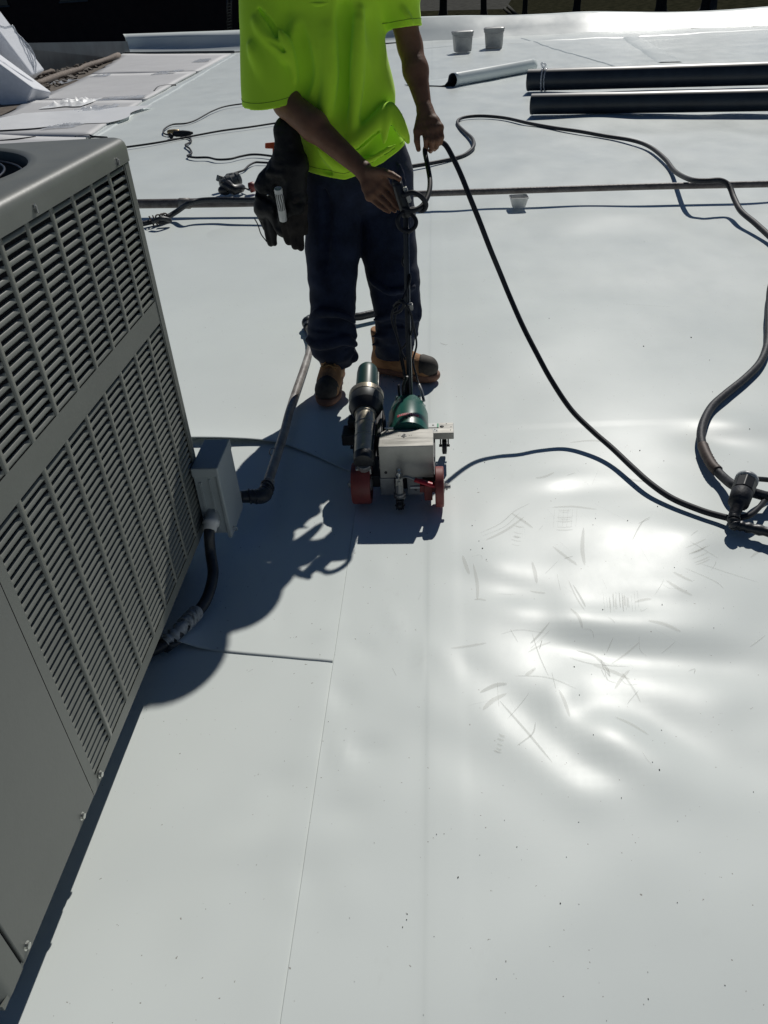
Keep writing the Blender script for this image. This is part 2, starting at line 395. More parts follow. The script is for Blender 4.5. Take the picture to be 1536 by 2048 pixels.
# swells: centre, half sizes, heading, slope across (metres)
SWELLS = []
for px_, py_, sx, sy, deg, off in [(1135, 962, .13, .06, 0, (0, .02)), (1265, 1070, .24, .11, -6, (0, 0)), (1065, 1215, .06, .06, 30, (0, 0)), (1000, 1400, .11, .06, -48, (0, 0)),
                                   (1095, 1490, .12, .065, -52, (0, 0)), (1180, 1555, .06, .06, 0, (.01, .01)), (1215, 1340, .08, .06, 0, (0, .02)), (905, 1310, .07, .035, -45, (0, .02)), (1290, 1180, .14, .06, 5, (0, .05)),
                                   (1120, 1245, .16, .08, -28, (.06, .16)), (1010, 1150, .13, .08, -40, (.08, .18)), (1310, 1270, .24, .09, -12, (-.03, .22)), (880, 1450, .13, .07, -45, (.14, .14)), (1290, 1460, .17, .09, -40, (-.16, -.10)), (1150, 1390, .06, .06, -30, (-.1, .16)), (1440, 1090, .12, .10, 0, (-.16, .05)),
                                   (640, 1500, .018, .085, 10, (0, 0)), (690, 1210, .016, .08, 8, (0, 0)), (598, 1765, .03, .04, 0, (0, 0)), (1450, 860, .14, .10, 0, (-.03, .08))]:
    q_ = G(px_, py_); v_ = _n(np.array([0, 0, CAM_H]) - q_); h_ = _n(v_ + np.array(SUNV)); lim = 1.0 if px_ > 850 else .45
    SWELLS.append((q_[0], q_[1], sx, sy, math.radians(deg), (-h_[0] / h_[2] + off[0]) * lim, (-h_[1] / h_[2] + off[1]) * lim))
PUCKERS = []
for px_, py_, sx, sy, deg, a_ in [(690, 1390, .03, .05, 20, -.005), (735, 1495, .04, .035, 0, -.005), (680, 1500, .02, .05, 10, .004), (690, 1620, .05, .04, 0, -.004), (725, 1290, .03, .05, 35, -.004), (790, 1240, .02, .08, 20, .0025),
                                  (845, 1310, .012, .09, 0, .003), (560, 1560, .05, .05, 0, -.004), (700, 1790, .05, .06, 0, .003), (500, 1680, .10, .05, 20, .004), (420, 1800, .05, .10, -20, .005), (300, 1650, .06, .14, -25, .004),
                                  (760, 1130, .03, .05, 0, .003), (820, 1050, .10, .01, 5, .002), (650, 1250, .05, .03, 40, .003), (560, 1230, .03, .06, 0, -.003)]:
    q_ = G(px_, py_); PUCKERS.append((q_[0], q_[1], sx, sy, math.radians(deg), a_ * 1.5))
def roof_z(x, y):
    x = np.asarray(x, float); y = np.asarray(y, float)
    xr, yr = .80 * x + .6 * y, -.6 * x + .80 * y
    loc = np.exp(-((x - .45) / .75) ** 2 - ((y - 1.45) / .85) ** 2)
    z = .0125 * vnoise(xr / .62, yr / .47, 1) + .014 * vnoise(xr / 1.7, yr / 1.2, 3)
    z = z + loc * (.0016 * vnoise(xr / .27, yr / .19, 2) + .0011 * vnoise(xr / .11, yr / .08, 8))
    # dents and swells of the loose sheet on the sunny side, and puckers along the lap
    for cx, cy, sx, sy, rot, gx, gy in SWELLS:
        c, s_ = math.cos(rot), math.sin(rot); dx, dy = x - cx, y - cy; u, v = c * dx + s_ * dy, -s_ * dx + c * dy
        z = z + (gx * dx + gy * dy) * np.exp(-(u / sx) ** 2 - (v / sy) ** 2)
    for cx, cy, sx, sy, rot, a in PUCKERS: z = z + gbump(x, y, cx, cy, sx, sy, a, rot)
    z = z + .0048 * vnoise(xr / .30, yr / .24, 12) * np.exp(-((x + .05) / .7) ** 2) * (y < 2.6)
    near = np.exp(-((x + .2) / .9) ** 2 - ((y - 2.3) / .9) ** 2)
    z = z * (1 - .6 * near) * (.55 + .45 / (1 + np.exp(-(x - .12) / .06)))
    # laps of the sheets that run away from the camera
    z = z + .0026 * (x > -.282) + .0016 / (1 + np.exp(-(x + .045) / .003)) - .0011 / (1 + np.exp(-(x - .04) / .010))
    z = z + .006 * np.exp(-((x + .31) / .035) ** 2) * (.5 + .5 * vnoise(y / .22, 0 * y, 6)) * (y < 1.9)
    return z - .016
def axis_lines(parts):
    out = []
    for a, b, st in parts: out += list(np.arange(a, b - 1e-9, st))
    return np.array(sorted(set(np.round(out + [parts[-1][1]], 5))))
xs = axis_lines([(-13, -4, .3), (-4, -1.2, .06), (-1.2, 1.6, .02), (1.6, 4.2, .05), (4.2, 14, .25), (14, 14.01, .01)])
xs = np.array(sorted(set(list(xs) + [-.2865, -.2835, -.2822, -.2818, -.2806, -.2790, -.2755, -.050, -.047, -.045, -.043, -.036, .028, .034, .046, .052])))
ys = axis_lines([(-2.6, .3, .1), (.3, 3.2, .02), (3.2, 9, .06), (9, 31, .3), (31, 31.01, .01)])
XX, YY = np.meshgrid(xs, ys, indexing='ij'); ZZ = roof_z(XX, YY)
vv = np.stack([XX, YY, ZZ], -1).reshape(-1, 3); ny = len(ys)
ii, jj = np.meshgrid(np.arange(len(xs) - 1), np.arange(ny - 1), indexing='ij'); b0 = (ii * ny + jj).ravel()
ff = np.stack([b0, b0 + ny, b0 + ny + 1, b0 + 1], 1)
def edge_y(x):                       # the far edge of the roof runs slanting
    P_ = [G(245, 106), G(470, 104), G(840, 76), G(1190, 63), G(1536, 52)]
    return np.interp(x, [-20] + [p[0] for p in P_] + [16], [34.0] + [p[1] for p in P_] + [15.5])
cen = vv[ff].mean(1); ff = ff[cen[:, 1] < edge_y(cen[:, 0]) + .5]
tag(obj('roof', vv, ff, M['membrane']), kind='structure')
# the building under the roof
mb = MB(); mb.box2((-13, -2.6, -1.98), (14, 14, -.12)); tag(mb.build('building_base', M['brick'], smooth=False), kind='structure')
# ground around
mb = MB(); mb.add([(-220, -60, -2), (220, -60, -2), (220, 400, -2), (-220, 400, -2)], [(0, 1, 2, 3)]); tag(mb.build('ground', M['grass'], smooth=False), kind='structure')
def poly(name, pts, m, kind='structure', z=None):
    mb_ = MB(); mb_.add(pts, [tuple(range(len(pts)))]); return tag(mb_.build(name, m, smooth=False), kind=kind)
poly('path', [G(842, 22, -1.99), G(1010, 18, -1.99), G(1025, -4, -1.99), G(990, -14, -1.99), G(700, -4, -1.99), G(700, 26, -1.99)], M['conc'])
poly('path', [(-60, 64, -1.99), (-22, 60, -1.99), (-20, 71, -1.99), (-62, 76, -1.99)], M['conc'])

# ---- loose membrane sheets with lifted edges
def sheet(name, edge, depth, lift, m=None, away=(0, 1), zb=.0035, nu=70, nv=22, label=None, side=None):
    e = catmull([np.array([p[0], p[1], 0]) for p in edge], 12); e = np.array(e)
    s_ = np.concatenate([[0], np.cumsum(np.linalg.norm(np.diff(e, axis=0), axis=1))]); u = np.linspace(0, s_[-1], nu)
    ex = np.interp(u, s_, e[:, 0]); ey = np.interp(u, s_, e[:, 1]); t = u / s_[-1]
    vsteps = np.concatenate([[0], np.geomspace(.01, depth, nv - 1)])
    V = []; away = _n(np.array(away, float))
    for v_ in vsteps:
        x = ex + away[0] * v_; y = ey + away[1] * v_
        z = roof_z(x, y) + zb + lift(t) * np.exp(-(v_ / .09) ** 1.3); V.append(np.stack([x, y, z], 1))
    V = np.concatenate(V); n_ = nu
    F_ = [(j * n_ + i, j * n_ + i + 1, (j + 1) * n_ + i + 1, (j + 1) * n_ + i) for j in range(len(vsteps) - 1) for i in range(n_ - 1)]
    base = len(V); V2 = V[:n_] - np.array([0, 0, .0016]); V = np.concatenate([V, V2])
    F_ += [(i + 1, i, base + i, base + i + 1) for i in range(n_ - 1)]
    return tag(obj(name, V, F_, m or M['membrane']), kind='structure')
sheet('roof_membrane', [(-.78, 1.452), (-.70, 1.434), (-.56, 1.412), (-.42, 1.395), (-.30, 1.379), (-.2835, 1.377)], 1.02,
      lambda t: .022 * np.exp(-((t - .12) / .14) ** 2) + .0015 * (1 - t), away=(0, 1), zb=.0012)
sheet('roof_membrane', [(-3.2, 2.60), (-1.6, 2.56), (-.94, 2.535), (-.66, 2.515), (-.52, 2.45), (-.33, 2.30), (-.2835, 2.27)], 3.4,
      lambda t: .020 * np.exp(-((t - .76) / .09) ** 2) + .003, away=(0, 1), zb=.006, nu=130)

# ---- parapet of folded membrane along the far edge
def strip_loft(name, lines, m, kind, label=None, cat=None, n=60):
    L = [np.array(catmull(l, 10)) for l in lines]; R_ = []
    for l in L:
        s_ = np.linspace(0, 1, len(l)); t = np.linspace(0, 1, n); R_.append(np.stack([np.interp(t, s_, l[:, k]) for k in range(3)], 1))
    V = np.concatenate(R_); F_ = [(j * n + i, j * n + i + 1, (j + 1) * n + i + 1, (j + 1) * n + i) for j in range(len(R_) - 1) for i in range(n - 1)]
    o = obj(name, V, F_, m); return tag(o, label, cat, kind=kind)
pb = [(838, 82), (930, 77), (1010, 72), (1100, 67), (1190, 63), (1330, 56), (1440, 52), (1560, 48), (1700, 42)]
pt = [(838, 37), (930, 34), (1010, 31), (1100, 29), (1190, 27), (1330, 26), (1440, 21), (1560, 15), (1700, 6)]
base = [G(x, y) - [0, 0, .03] for x, y in pb]
top = [W(x, y, b[1] + 1.0) for (x, y), b in zip(pt, base)]
mid = [a * .45 + t * .55 + np.array([0, 0, -.05 + .03 * math.sin(i * 2.3)]) for i, (a, t) in enumerate(zip(base, top))]
top = [t + np.array([0, .10 * math.sin(i * 2.1), .02 * math.sin(i * 1.7 + 1)]) for i, t in enumerate(top)]; lip = [t + np.array([0, .25, .02]) for t in top]; drop = [t + np.array([0, .45, -1.9 - t[2]]) for t in top]
left_b = [G(470, 105), G(650, 92)]; 
b2 = [G(245, 106), G(360, 106), G(470, 104), G(650, 95), G(838, 82)]
px2 = [(246, 68), (360, 64), (470, 60), (650, 50), (838, 37)]
t2 = [W(x, y, b[1] + 1.05) for i, ((x, y), b) in enumerate(zip(px2, b2))]
m1 = [a + np.array([0, .62 + .06 * math.sin(i * 2), .36 * t[2]]) for i, (a, t) in enumerate(zip(b2, t2))]; m2 = [a + np.array([0, .64, .74 * t[2]]) for a, t in zip(b2, t2)]
d2 = [t + np.array([0, .12, -.12]) for t in t2]; e2 = [t + np.array([0, .5, -1.9 - t[2]]) for t in t2]
strip_loft('parapet_upstand', [base, mid, top, lip, drop], M['membrane'], None, 'long wrinkled white membrane upstand along the far roof edge right of the worker', 'parapet')
strip_loft('parapet_upstand', [[p + np.array([0, 0, .012]) for p in b2], m1, m2, t2, d2, e2], M['membrane_b'], None, 'folded white membrane flap with shaded hollow on the far edge left of the worker', 'parapet')
mb = MB(); p0 = G(246, 108); p1 = G(470, 105.5); mb.tube([p0 + [0, -.12, .03], p1 + [0, -.12, .03]], .035, 6)
tag(mb.build('edge_strip', M['metald']), 'dark edge strip at the foot of the folded white flap', 'edge strip')

# ---- insulation boards on the left
J = [((247, 110), (462, 109)), ((182, 152), (392, 146)), ((62, 205), (284, 203)), ((-70, 272), (172, 278)), ((-230, 350), (60, 345))]
labs = ['pale grey insulation board nearest the folded flap at the far roof edge', 'pale insulation board second from the far edge, with small film scraps',
        'pale insulation board partly covered by a bright white film scrap', 'pale insulation board just behind the air conditioning unit']
for k in range(4):
    (a, b), (c, d) = J[k], J[k + 1]
    P4 = [G(*c), G(*d), G(*b), G(*a)]; P4[0][1] += .05; P4[1][1] += .05
    nx, ny_ = 16, 10; V = []
    for i in range(nx + 1):
        for j in range(ny_ + 1):
            u, v = i / nx, j / ny_; q = (P4[0] * (1 - u) + P4[1] * u) * (1 - v) + (P4[3] * (1 - u) + P4[2] * u) * v
            if i == 0: q[0] += .12 * vnoise(q[1] * 1.3, k, 4)
            q[2] = .016 + .012 * vnoise(q[0] / 1.1, q[1] / 1.2, 5 + k) + (.012 if j == ny_ else 0); V.append(q)
    F_ = [(i * (ny_ + 1) + j, (i + 1) * (ny_ + 1) + j, (i + 1) * (ny_ + 1) + j + 1, i * (ny_ + 1) + j + 1) for i in range(nx) for j in range(ny_)]
    o = obj('insulation_board', V, F_, M['board']); s_ = o.modifiers.new('s', 'SOLIDIFY'); s_.thickness = .03; s_.offset = -1
    tag(o, labs[k], 'insulation board', 'insulation boards laid along the left of the roof')
# dirt strip, battens
dp = [(-60, 262), (62, 204), (180, 152), (246, 112), (200, 116), (156, 114), (60, 143), (-60, 190), (-120, 230)]
poly('dirt_strip', [G(x, y) + np.array([0, 0, .012]) for x, y in dp], M['dirt'])
def batten(a, b, r, lab):
    p0, p1 = G(*a), G(*b); P_ = [p0 + (p1 - p0) * t + np.array([rng.uniform(-.025, .025), 0, r + .03 + rng.uniform(-.01, .015)]) for t in np.linspace(0, 1, 14)]
    m_ = MB(); m_.tube(P_, [r * rng.uniform(.75, 1.2) for _ in P_], 7); tag(m_.build('batten', M['batten']), lab, 'batten', 'battens on the exposed dirt strip')
batten((58, 146), (156, 116), .06, 'short brown batten behind the foam block on the dirt strip')
batten((66, 183), (238, 118), .065, 'long brown batten beside the edge of the insulation boards')
batten((70, 160), (110, 149), .05, 'stubby broken batten between the two longer ones')
m_ = MB()
for _ in range(420):
    t = rng.rand(); u = rng.rand(); q = (G(62, 203) * (1 - t) + G(240, 114) * t) * (1 - u) + (G(60, 147) * (1 - t) + G(200, 117) * t) * u
    m_.box(q + [0, 0, .03], rng.uniform(.03, .15, 3) * [1, 1, .55] * rng.uniform(.5, 1.3), Rz(rng.rand() * 3) @ Rx(rng.rand() * .5))
tag(m_.build('rubble', M['dark_bits'], smooth=False), kind='stuff')
# film scraps
def film(name, c, sx, sy, hz, seed, lab, m='scrap', rot=0.0):
    n_ = 22; V = []; F_ = []
    for i in range(n_):
        for j in range(n_):
            u, v = i / (n_ - 1) * 2 - 1, j / (n_ - 1) * 2 - 1
            rr = 1 + .25 * vnoise(math.atan2(v, u) * 1.5, 0, seed)
            x, y = u * sx * rr, v * sy * rr; h_ = .22 * hz * max(0, 1 - 2.6 * abs(float(vnoise(u * 2.6 + v, v * 2.6, seed)))) * (.6 + .6 * float(vnoise(u * 7, v * 7, seed + 1))) * (1 - max(abs(u), abs(v)) ** 4)
            p = Rz(rot) @ np.array([x, y, 0]); V.append(np.array(c) + p + np.array([0, 0, .03 + h_]))
    F_ = [(i * n_ + j, (i + 1) * n_ + j, (i + 1) * n_ + j + 1, i * n_ + j + 1) for i in range(n_ - 1) for j in range(n_ - 1)]
    return tag(obj(name, V, F_, M[m]), lab, 'plastic scrap', 'film scraps on the insulation boards')
film('film_scrap', G(128, 240), 1.0, .85, .10, 2, 'largest bright white film scrap spread on the third board')
film('film_scrap', G(147, 210), .32, .5, .45, 4, 'white film scrap standing up in a crumpled peak behind the largest')
film('film_scrap', G(186, 222), .28, .35, .22, 9, 'crumpled clear film at the right end of the large white scrap', 'wrap')
film('film_scrap', G(132, 256), .22, .18, .16, 6, 'small crumpled film just in front of the largest scrap', 'wrap')
film('film_scrap', G(248, 199), .42, .25, .08, 5, 'flat crinkled film on a joint between two boards, near the seam', 'wrap')
film('film_scrap', G(112, 168), .3, .4, .2, 8, 'crumpled film beside the foam block on the dirt', 'wrap')
film('film_scrap', G(333, 148), .25, .4, .09, 7, 'small film curl on the second board', 'wrap')
film('film_scrap', G(405, 123), .22, .5, .10, 3, 'tiny shiny film on the farthest board', 'wrap')
film('film_scrap', G(205, 153), .2, .35, .08, 10, 'small film bit at the outer edge of the second board', 'wrap')

# low dark wall beyond the left edge
a, b, c_, d_ = G(-60, 190), G(245, 110), None, None
t0, t1 = W(-60, 90, a[1] + .4), W(246, 84, b[1] + .4)
m_ = MB(); m_.hexa([a + [0, .3, -.2], b + [0, .3, -.2], b + [0, .8, -.2], a + [0, .8, -.2], t0, t1, t1 + [0, .4, 0], t0 + [0, .4, 0]])
tag(m_.build('parapet_wall', M['metald'], smooth=False, bevel=.02), 'low dark metal parapet wall beyond the dirt strip', 'parapet')

# ---- dark neighbouring building behind the left side
bl = thing('neighbouring_building', 'long dark brick building in deep shade behind the left end of the roof', 'building', (-48, 82, -2))
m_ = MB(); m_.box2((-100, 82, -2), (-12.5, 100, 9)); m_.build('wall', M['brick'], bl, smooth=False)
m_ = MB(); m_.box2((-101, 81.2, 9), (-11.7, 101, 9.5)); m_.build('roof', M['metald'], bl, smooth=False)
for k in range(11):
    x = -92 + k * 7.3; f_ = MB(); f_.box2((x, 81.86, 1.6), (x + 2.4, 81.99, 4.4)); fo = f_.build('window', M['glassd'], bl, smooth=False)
    g_ = MB(); g_.box2((x - .12, 81.8, 1.45), (x + 2.52, 81.96, 1.58)); g_.build('sill', M['metald'], fo, smooth=False)
lad = thing('ladder', 'upright ladder with pale rungs behind the worker\'s shoulder', 'ladder', W(459, 60, 33))
for dx in (-4, 4):
    m_ = MB(); m_.tube([W(459 + dx, 64, 33), W(458 + dx, -40, 33)], .03, 6); m_.build('rail', M['blk'], lad)
for y in range(8, 60, 6):
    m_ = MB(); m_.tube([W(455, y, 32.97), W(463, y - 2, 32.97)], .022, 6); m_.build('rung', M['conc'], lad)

# ---- trees beyond the roof
leafmesh = {}
def tree(px, base_y, wpx, lean, seed, lab, height=13.0, crown=True):
    b_ = G(px, base_y, -2); zc = RC.T @ (b_ - np.array([0, 0, CAM_H])); r = wpx / F_PX * zc[2] / 2
    t = thing('tree', lab, 'tree', b_, 'trees beyond the far roof edge'); R_ = random.Random(seed); m_ = MB()
    topp = b_ + np.array([lean, 0, height * .6])
    m_.tube(catmull([b_ + [0, 0, -.1], b_ + [lean * .1, 0, .5], b_ + [lean * .3, 0, height * .2], topp], 4), [r * 1.5, r * 1.05, r, r * .5], 9)
    cl = []
    for k in range(9):
        st = b_ + (topp - b_) * R_.uniform(.5, .98); an = R_.uniform(0, 6.28); L_ = R_.uniform(2.0, 4.2)
        en = st + np.array([math.cos(an) * L_, math.sin(an) * L_, R_.uniform(.8, 3.0)]); m_.tube(catmull([st, (st + en) / 2 + [0, 0, .3], en], 4), [r * .38, r * .1], 6); cl.append(en)
    m_.build('trunk', M['bark'], t)
    V = []; F_ = []
    for e in cl + [topp + [0, 0, 1.5]]:
        for _ in range(5):
            cc = e + np.array([R_.gauss(0, 1.0), R_.gauss(0, 1.0), R_.gauss(0, .7)])
            for _ in range(42):
                q = cc + np.array([R_.gauss(0, .55), R_.gauss(0, .55), R_.gauss(0, .42)]); s1 = R_.uniform(.12, .24)
                u = _n(np.array([R_.gauss(0, 1), R_.gauss(0, 1), R_.gauss(0, 1)])); v = _n(np.cross(u, [R_.gauss(0, 1), R_.gauss(0, 1), 1.01]))
                n0 = len(V); V += [q - u * s1, q - v * s1 * .5, q + u * s1, q + v * s1 * .5]; F_.append((n0, n0 + 1, n0 + 2, n0 + 3))
    obj('crown', V, F_, M['leaf'], t, smooth=False)
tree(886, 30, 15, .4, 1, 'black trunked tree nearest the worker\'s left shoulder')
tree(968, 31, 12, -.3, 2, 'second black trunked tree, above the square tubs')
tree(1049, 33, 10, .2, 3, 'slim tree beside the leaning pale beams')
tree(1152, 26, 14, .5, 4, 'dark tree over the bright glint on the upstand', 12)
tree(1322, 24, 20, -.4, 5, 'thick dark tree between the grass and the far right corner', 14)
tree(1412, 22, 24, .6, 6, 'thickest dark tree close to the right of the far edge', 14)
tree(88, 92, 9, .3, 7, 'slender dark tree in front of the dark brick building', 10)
m_ = MB(); m_.tube([G(1016, 12, -1.9), G(1036, 33, -1.9)], .16, 6); m_.tube([G(1008, 16, -1.9), G(1028, 35, -1.9)], .12, 6)
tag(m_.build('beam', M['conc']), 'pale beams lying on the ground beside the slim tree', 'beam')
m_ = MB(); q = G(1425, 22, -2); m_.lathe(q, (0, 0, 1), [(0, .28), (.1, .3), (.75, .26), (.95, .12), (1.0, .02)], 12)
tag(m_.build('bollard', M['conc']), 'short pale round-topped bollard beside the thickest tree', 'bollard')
# ================================================================== AIR CONDITIONING UNIT
FX, Y0, Y1, ZB, ZT, WX = -.69, .50, 1.872, .12, 1.148, -1.53
ac = thing('air_conditioner', 'large grey-green rooftop air conditioning unit with louvred side, standing left of the worker', 'air conditioner', (-1.1, 1.19, 0))
def rrect(x0, x1, y0, y1, r, n=6):
    out = []
    for cx, cy, a in ((x1 - r, y0 + r, -90), (x1 - r, y1 - r, 0), (x0 + r, y1 - r, 90), (x0 + r, y0 + r, 180)):
        for k in range(n + 1):
            t = math.radians(a + 90 * k / n); out.append((cx + r * math.cos(t), cy + r * math.sin(t)))
    return out
# cover: rolled edge, round fan opening
FCX, FCY, FR = -1.12, 1.469, .345
mb = MB(); rings = []
outer = [(0.000, 1.100), (0.0035, 1.1012), (0.0035, 1.128), (.001, 1.138), (-.005, 1.145), (-.014, 1.148), (-.024, 1.149)]
base_r = []
for off, z in outer:
    rr = rrect(WX - off, FX + off, Y0 - off, Y1 + off, .038 + off, 12); base_r.append([(x, y, z) for x, y in rr])
nr = len(base_r[0])
last = base_r[-1]
def fan_pt(p, R, z):
    a = math.atan2(p[1] - FCY, p[0] - FCX); return (FCX + R * math.cos(a), FCY + R * math.sin(a), z)
# densify outer loop for a round hole
def dens(loop):
    out = []
    for i in range(len(loop)):
        a = np.array(loop[i]); b = np.array(loop[(i + 1) % len(loop)]); k = max(1, int(np.linalg.norm(b - a) / .04))
        out += [tuple(a + (b - a) * j / k) for j in range(k)]
    return out
base_r = [dens(l) for l in base_r]
nmin = min(len(l) for l in base_r); base_r = [l if len(l) == len(base_r[0]) else None for l in base_r]
base_r = [l for l in base_r if l]
last = base_r[-1]; nr = len(last)
loops = base_r + [[fan_pt(p, FR + .02, 1.149) for p in last], [fan_pt(p, FR + .008, 1.152) for p in last], [fan_pt(p, FR, 1.147) for p in last], [fan_pt(p, FR - .004, 1.06) for p in last]]
V = [q for l in loops for q in l]
F_ = [(i * nr + k, i * nr + (k + 1) % nr, (i + 1) * nr + (k + 1) % nr, (i + 1) * nr + k) for i in range(len(loops) - 1) for k in range(nr)]
obj('top_cover', V, F_, M['ac'], ac, auto=50)
# cabinet frame: posts, bands, back and ends
mb = MB()
def wallstrip(pts, z0, z1):
    n0 = len(pts); mb.add([(x, y, z0) for x, y in pts] + [(x, y, z1) for x, y in pts], [(i, i + 1, n0 + i + 1, n0 + i) for i in range(n0 - 1)])
rr = rrect(WX, FX, Y0, Y1, .036, 8)
iA = [p for p in rr]
# walk: first corner (x1,y0), second (x1,y1), third, fourth
c1, c2, c3, c4 = rr[:9], rr[9:18], rr[18:27], rr[27:36]
wallstrip([(FX, 1.8055)] + c2 + c3[:1], ZB, 1.1008)          # far post and far side
wallstrip(c2[-1:] + c3 + c4 + c1[:1], ZB, 1.1008)
wallstrip(c1 + [(FX, .5725)], ZB, 1.1008)
for z0, z1 in ((1.1052, 1.1075), (.7905 - .0005, .7905 - .0005)): pass
mb.add([(FX, .893, .735), (FX, 1.8055, .735), (FX, 1.8055, .790), (FX, .893, .790)], [(0, 1, 2, 3)])
mb.add([(FX, .893, ZB), (FX, 1.8055, ZB), (FX, 1.8055, .150), (FX, .893, .150)], [(0, 1, 2, 3)])
mb.add([(FX, .893, 1.104), (FX, 1.8055, 1.104), (FX, 1.8055, 1.112), (FX, .893, 1.112)], [(0, 1, 2, 3)])
for z0, z1 in ((.150, .735), (.790, 1.104)):
    mb.add([(FX, .893, z0), (FX, .9185 - .0005, z0), (FX, .9185 - .0005, z1), (FX, .893, z1)], [(0, 1, 2, 3)])
mb.box2((WX + .01, Y0 + .01, ZB), (FX - .0012, Y1 - .004, ZB + .012))
# folded lip at the far post, where the top cover overlaps
mb.box2((FX - .001, 1.812, ZB + .002), (FX + .0018, 1.835, 1.099))
mb.build('cabinet', M['ac'], ac, auto=40)
# plain access panels with their seams
def panel(y0, y1, z0, z1, dx, name='access_panel'):
    m_ = MB(); m_.box2((FX - .012, y0, z0), (FX + dx, y1, z1)); p = m_.build(name, M['ac_panel'], ac, smooth=False, bevel=.0022); return p
pa = panel(.5775, .8895, ZB + .004, 1.1005, .0022)
m_ = MB(); m_.box2((FX - .02, .5724, ZB + .001), (FX - .004, .5778, 1.1)); m_.box2((FX - .02, .8893, ZB + .001), (FX - .004, .8932, 1.1)); m_.build('seam_gap', M['interior'], ac, smooth=False)
# louvred panels
def louvres(z0, z1):
    m_ = MB(); PITCH = .01715; nrow = int(round((z1 - z0) / PITCH)); PITCH = (z1 - z0) / nrow
    for k in range(9):
        yr = 1.0055 + .1 * k; yl = yr - .087
        if k < 8: m_.add([(FX, yr, z0), (FX, yr + .013, z0), (FX, yr + .013, z1), (FX, yr, z1), (FX - .003, yr, z0), (FX - .003, yr + .013, z0), (FX - .003, yr + .013, z1), (FX - .003, yr, z1)],
                         [(0, 1, 2, 3), (0, 3, 7, 4), (1, 5, 6, 2)])
        ysamp = [yl, yl + .002, yl + .005, yl + .009, yl + .013, yr - .013, yr - .009, yr - .005, yr - .002, yr]
        bul = [0, .12, .45, .85, 1, 1, .85, .45, .12, 0]
        prof = [(-.0085, .0050), (-.0062, .0046), (-.0034, .0022), (-.0016, -.0010), (-.0012, -.0036), (-.0022, -.0036), (-.0042, .0002), (-.0080, .0032)]
        for r in range(nrow):
            zc = z0 + (r + .30) * PITCH
            V_ = []
            for y, b in zip(ysamp, bul):
                for px_, pz in prof:
                    V_.append((FX + px_ * b - .0012 * (1 - b), y, zc + pz - (1 - b) * .0006))
            n_ = len(prof)
            m_.add(V_, [(i * n_ + j, (i + 1) * n_ + j, (i + 1) * n_ + (j + 1) % n_, i * n_ + (j + 1) % n_) for i in range(len(ysamp) - 1) for j in range(n_)])
    return m_.build('louvre_panel', M['ac'], ac)
louvres(.150, .735); louvres(.790, 1.104)
m_ = MB(); m_.box2((FX - .60, .92, ZB + .02), (FX - .045, 1.80, 1.095))
m_.build('coil', M['interior'], ac, smooth=False)
# fan: guard rings, spokes, blades, motor
m_ = MB()
for R_ in np.arange(.05, .335, .031): m_.ring((FCX, FCY, 1.142 - .25 * max(0, R_ - .28)), (0, 0, 1), R_, .0026, 56, 6)
for k in range(8):
    a = k * math.pi / 4 + .2; d = np.array([math.cos(a), math.sin(a), 0]); c = np.array([FCX, FCY, 1.139])
    m_.tube([c + d * .04, c + d * .338 + [0, 0, -.012]], .003, 6)
m_.build('fan_guard', M['grille'], ac)
m_ = MB(); m_.lathe((FCX, FCY, .98), (0, 0, 1), [(0, .07), (.10, .07), (.12, .05)], 20)
m_.build('fan_motor', M['grille'], ac)
for k in range(4):
    a = k * math.pi / 2 + .5; V_ = []; F2 = []
    for i in range(7):
        for j in range(5):
            r = .07 + .25 * i / 6; t = a + (j - 2) * .17 + .25 * i / 6; V_.append((FCX + r * math.cos(t), FCY + r * math.sin(t), 1.04 + (j - 2) * .018))
    F2 = [(i * 5 + j, (i + 1) * 5 + j, (i + 1) * 5 + j + 1, i * 5 + j + 1) for i in range(6) for j in range(4)]
    o = obj('fan_blade', V_, F2, M['steel_d'], ac); s_ = o.modifiers.new('s', 'SOLIDIFY'); s_.thickness = .003
m_ = MB(); m_.lathe((FCX, FCY, .80), (0, 0, 1), [(0, .33), (.001, .33)], 40); m_.build('fan_well', M['interior'], ac)
# screws
def screw(y, z, dx=.003, r=.0055):
    m_ = MB(); m_.lathe((FX + dx - .002, y, z), (1, 0, 0), [(0, r * 1.5), (.0015, r * 1.5), (.0016, r), (.006, r), (.0068, r * .7)], 8); m_.build('screw', M['zinc'], ac, smooth=False)
for y, z in ((.930, .136), (.836, .138), (.597, .142)): screw(y, z)
for y, z in ((1.766, 1.116), (1.347, 1.118), (.93, 1.118), (.62, 1.118)):
    m_ = MB(); m_.lathe((FX + .003, y, z), (1, 0, 0), [(0, .005), (.003, .005), (.0035, .003)], 8); m_.box((FX + .006, y, z - .005), (.004, .005, .012)); m_.build('screw', M['steel_d'], ac, smooth=False)
# sleepers under the unit
for y in (.62, 1.16, 1.72):
    m_ = MB(); m_.box2((WX + .04, y - .045, -.01), (FX - .075, y + .045, ZB - .001)); m_.build('support_rail', M['metald'], ac, smooth=False, bevel=.004)

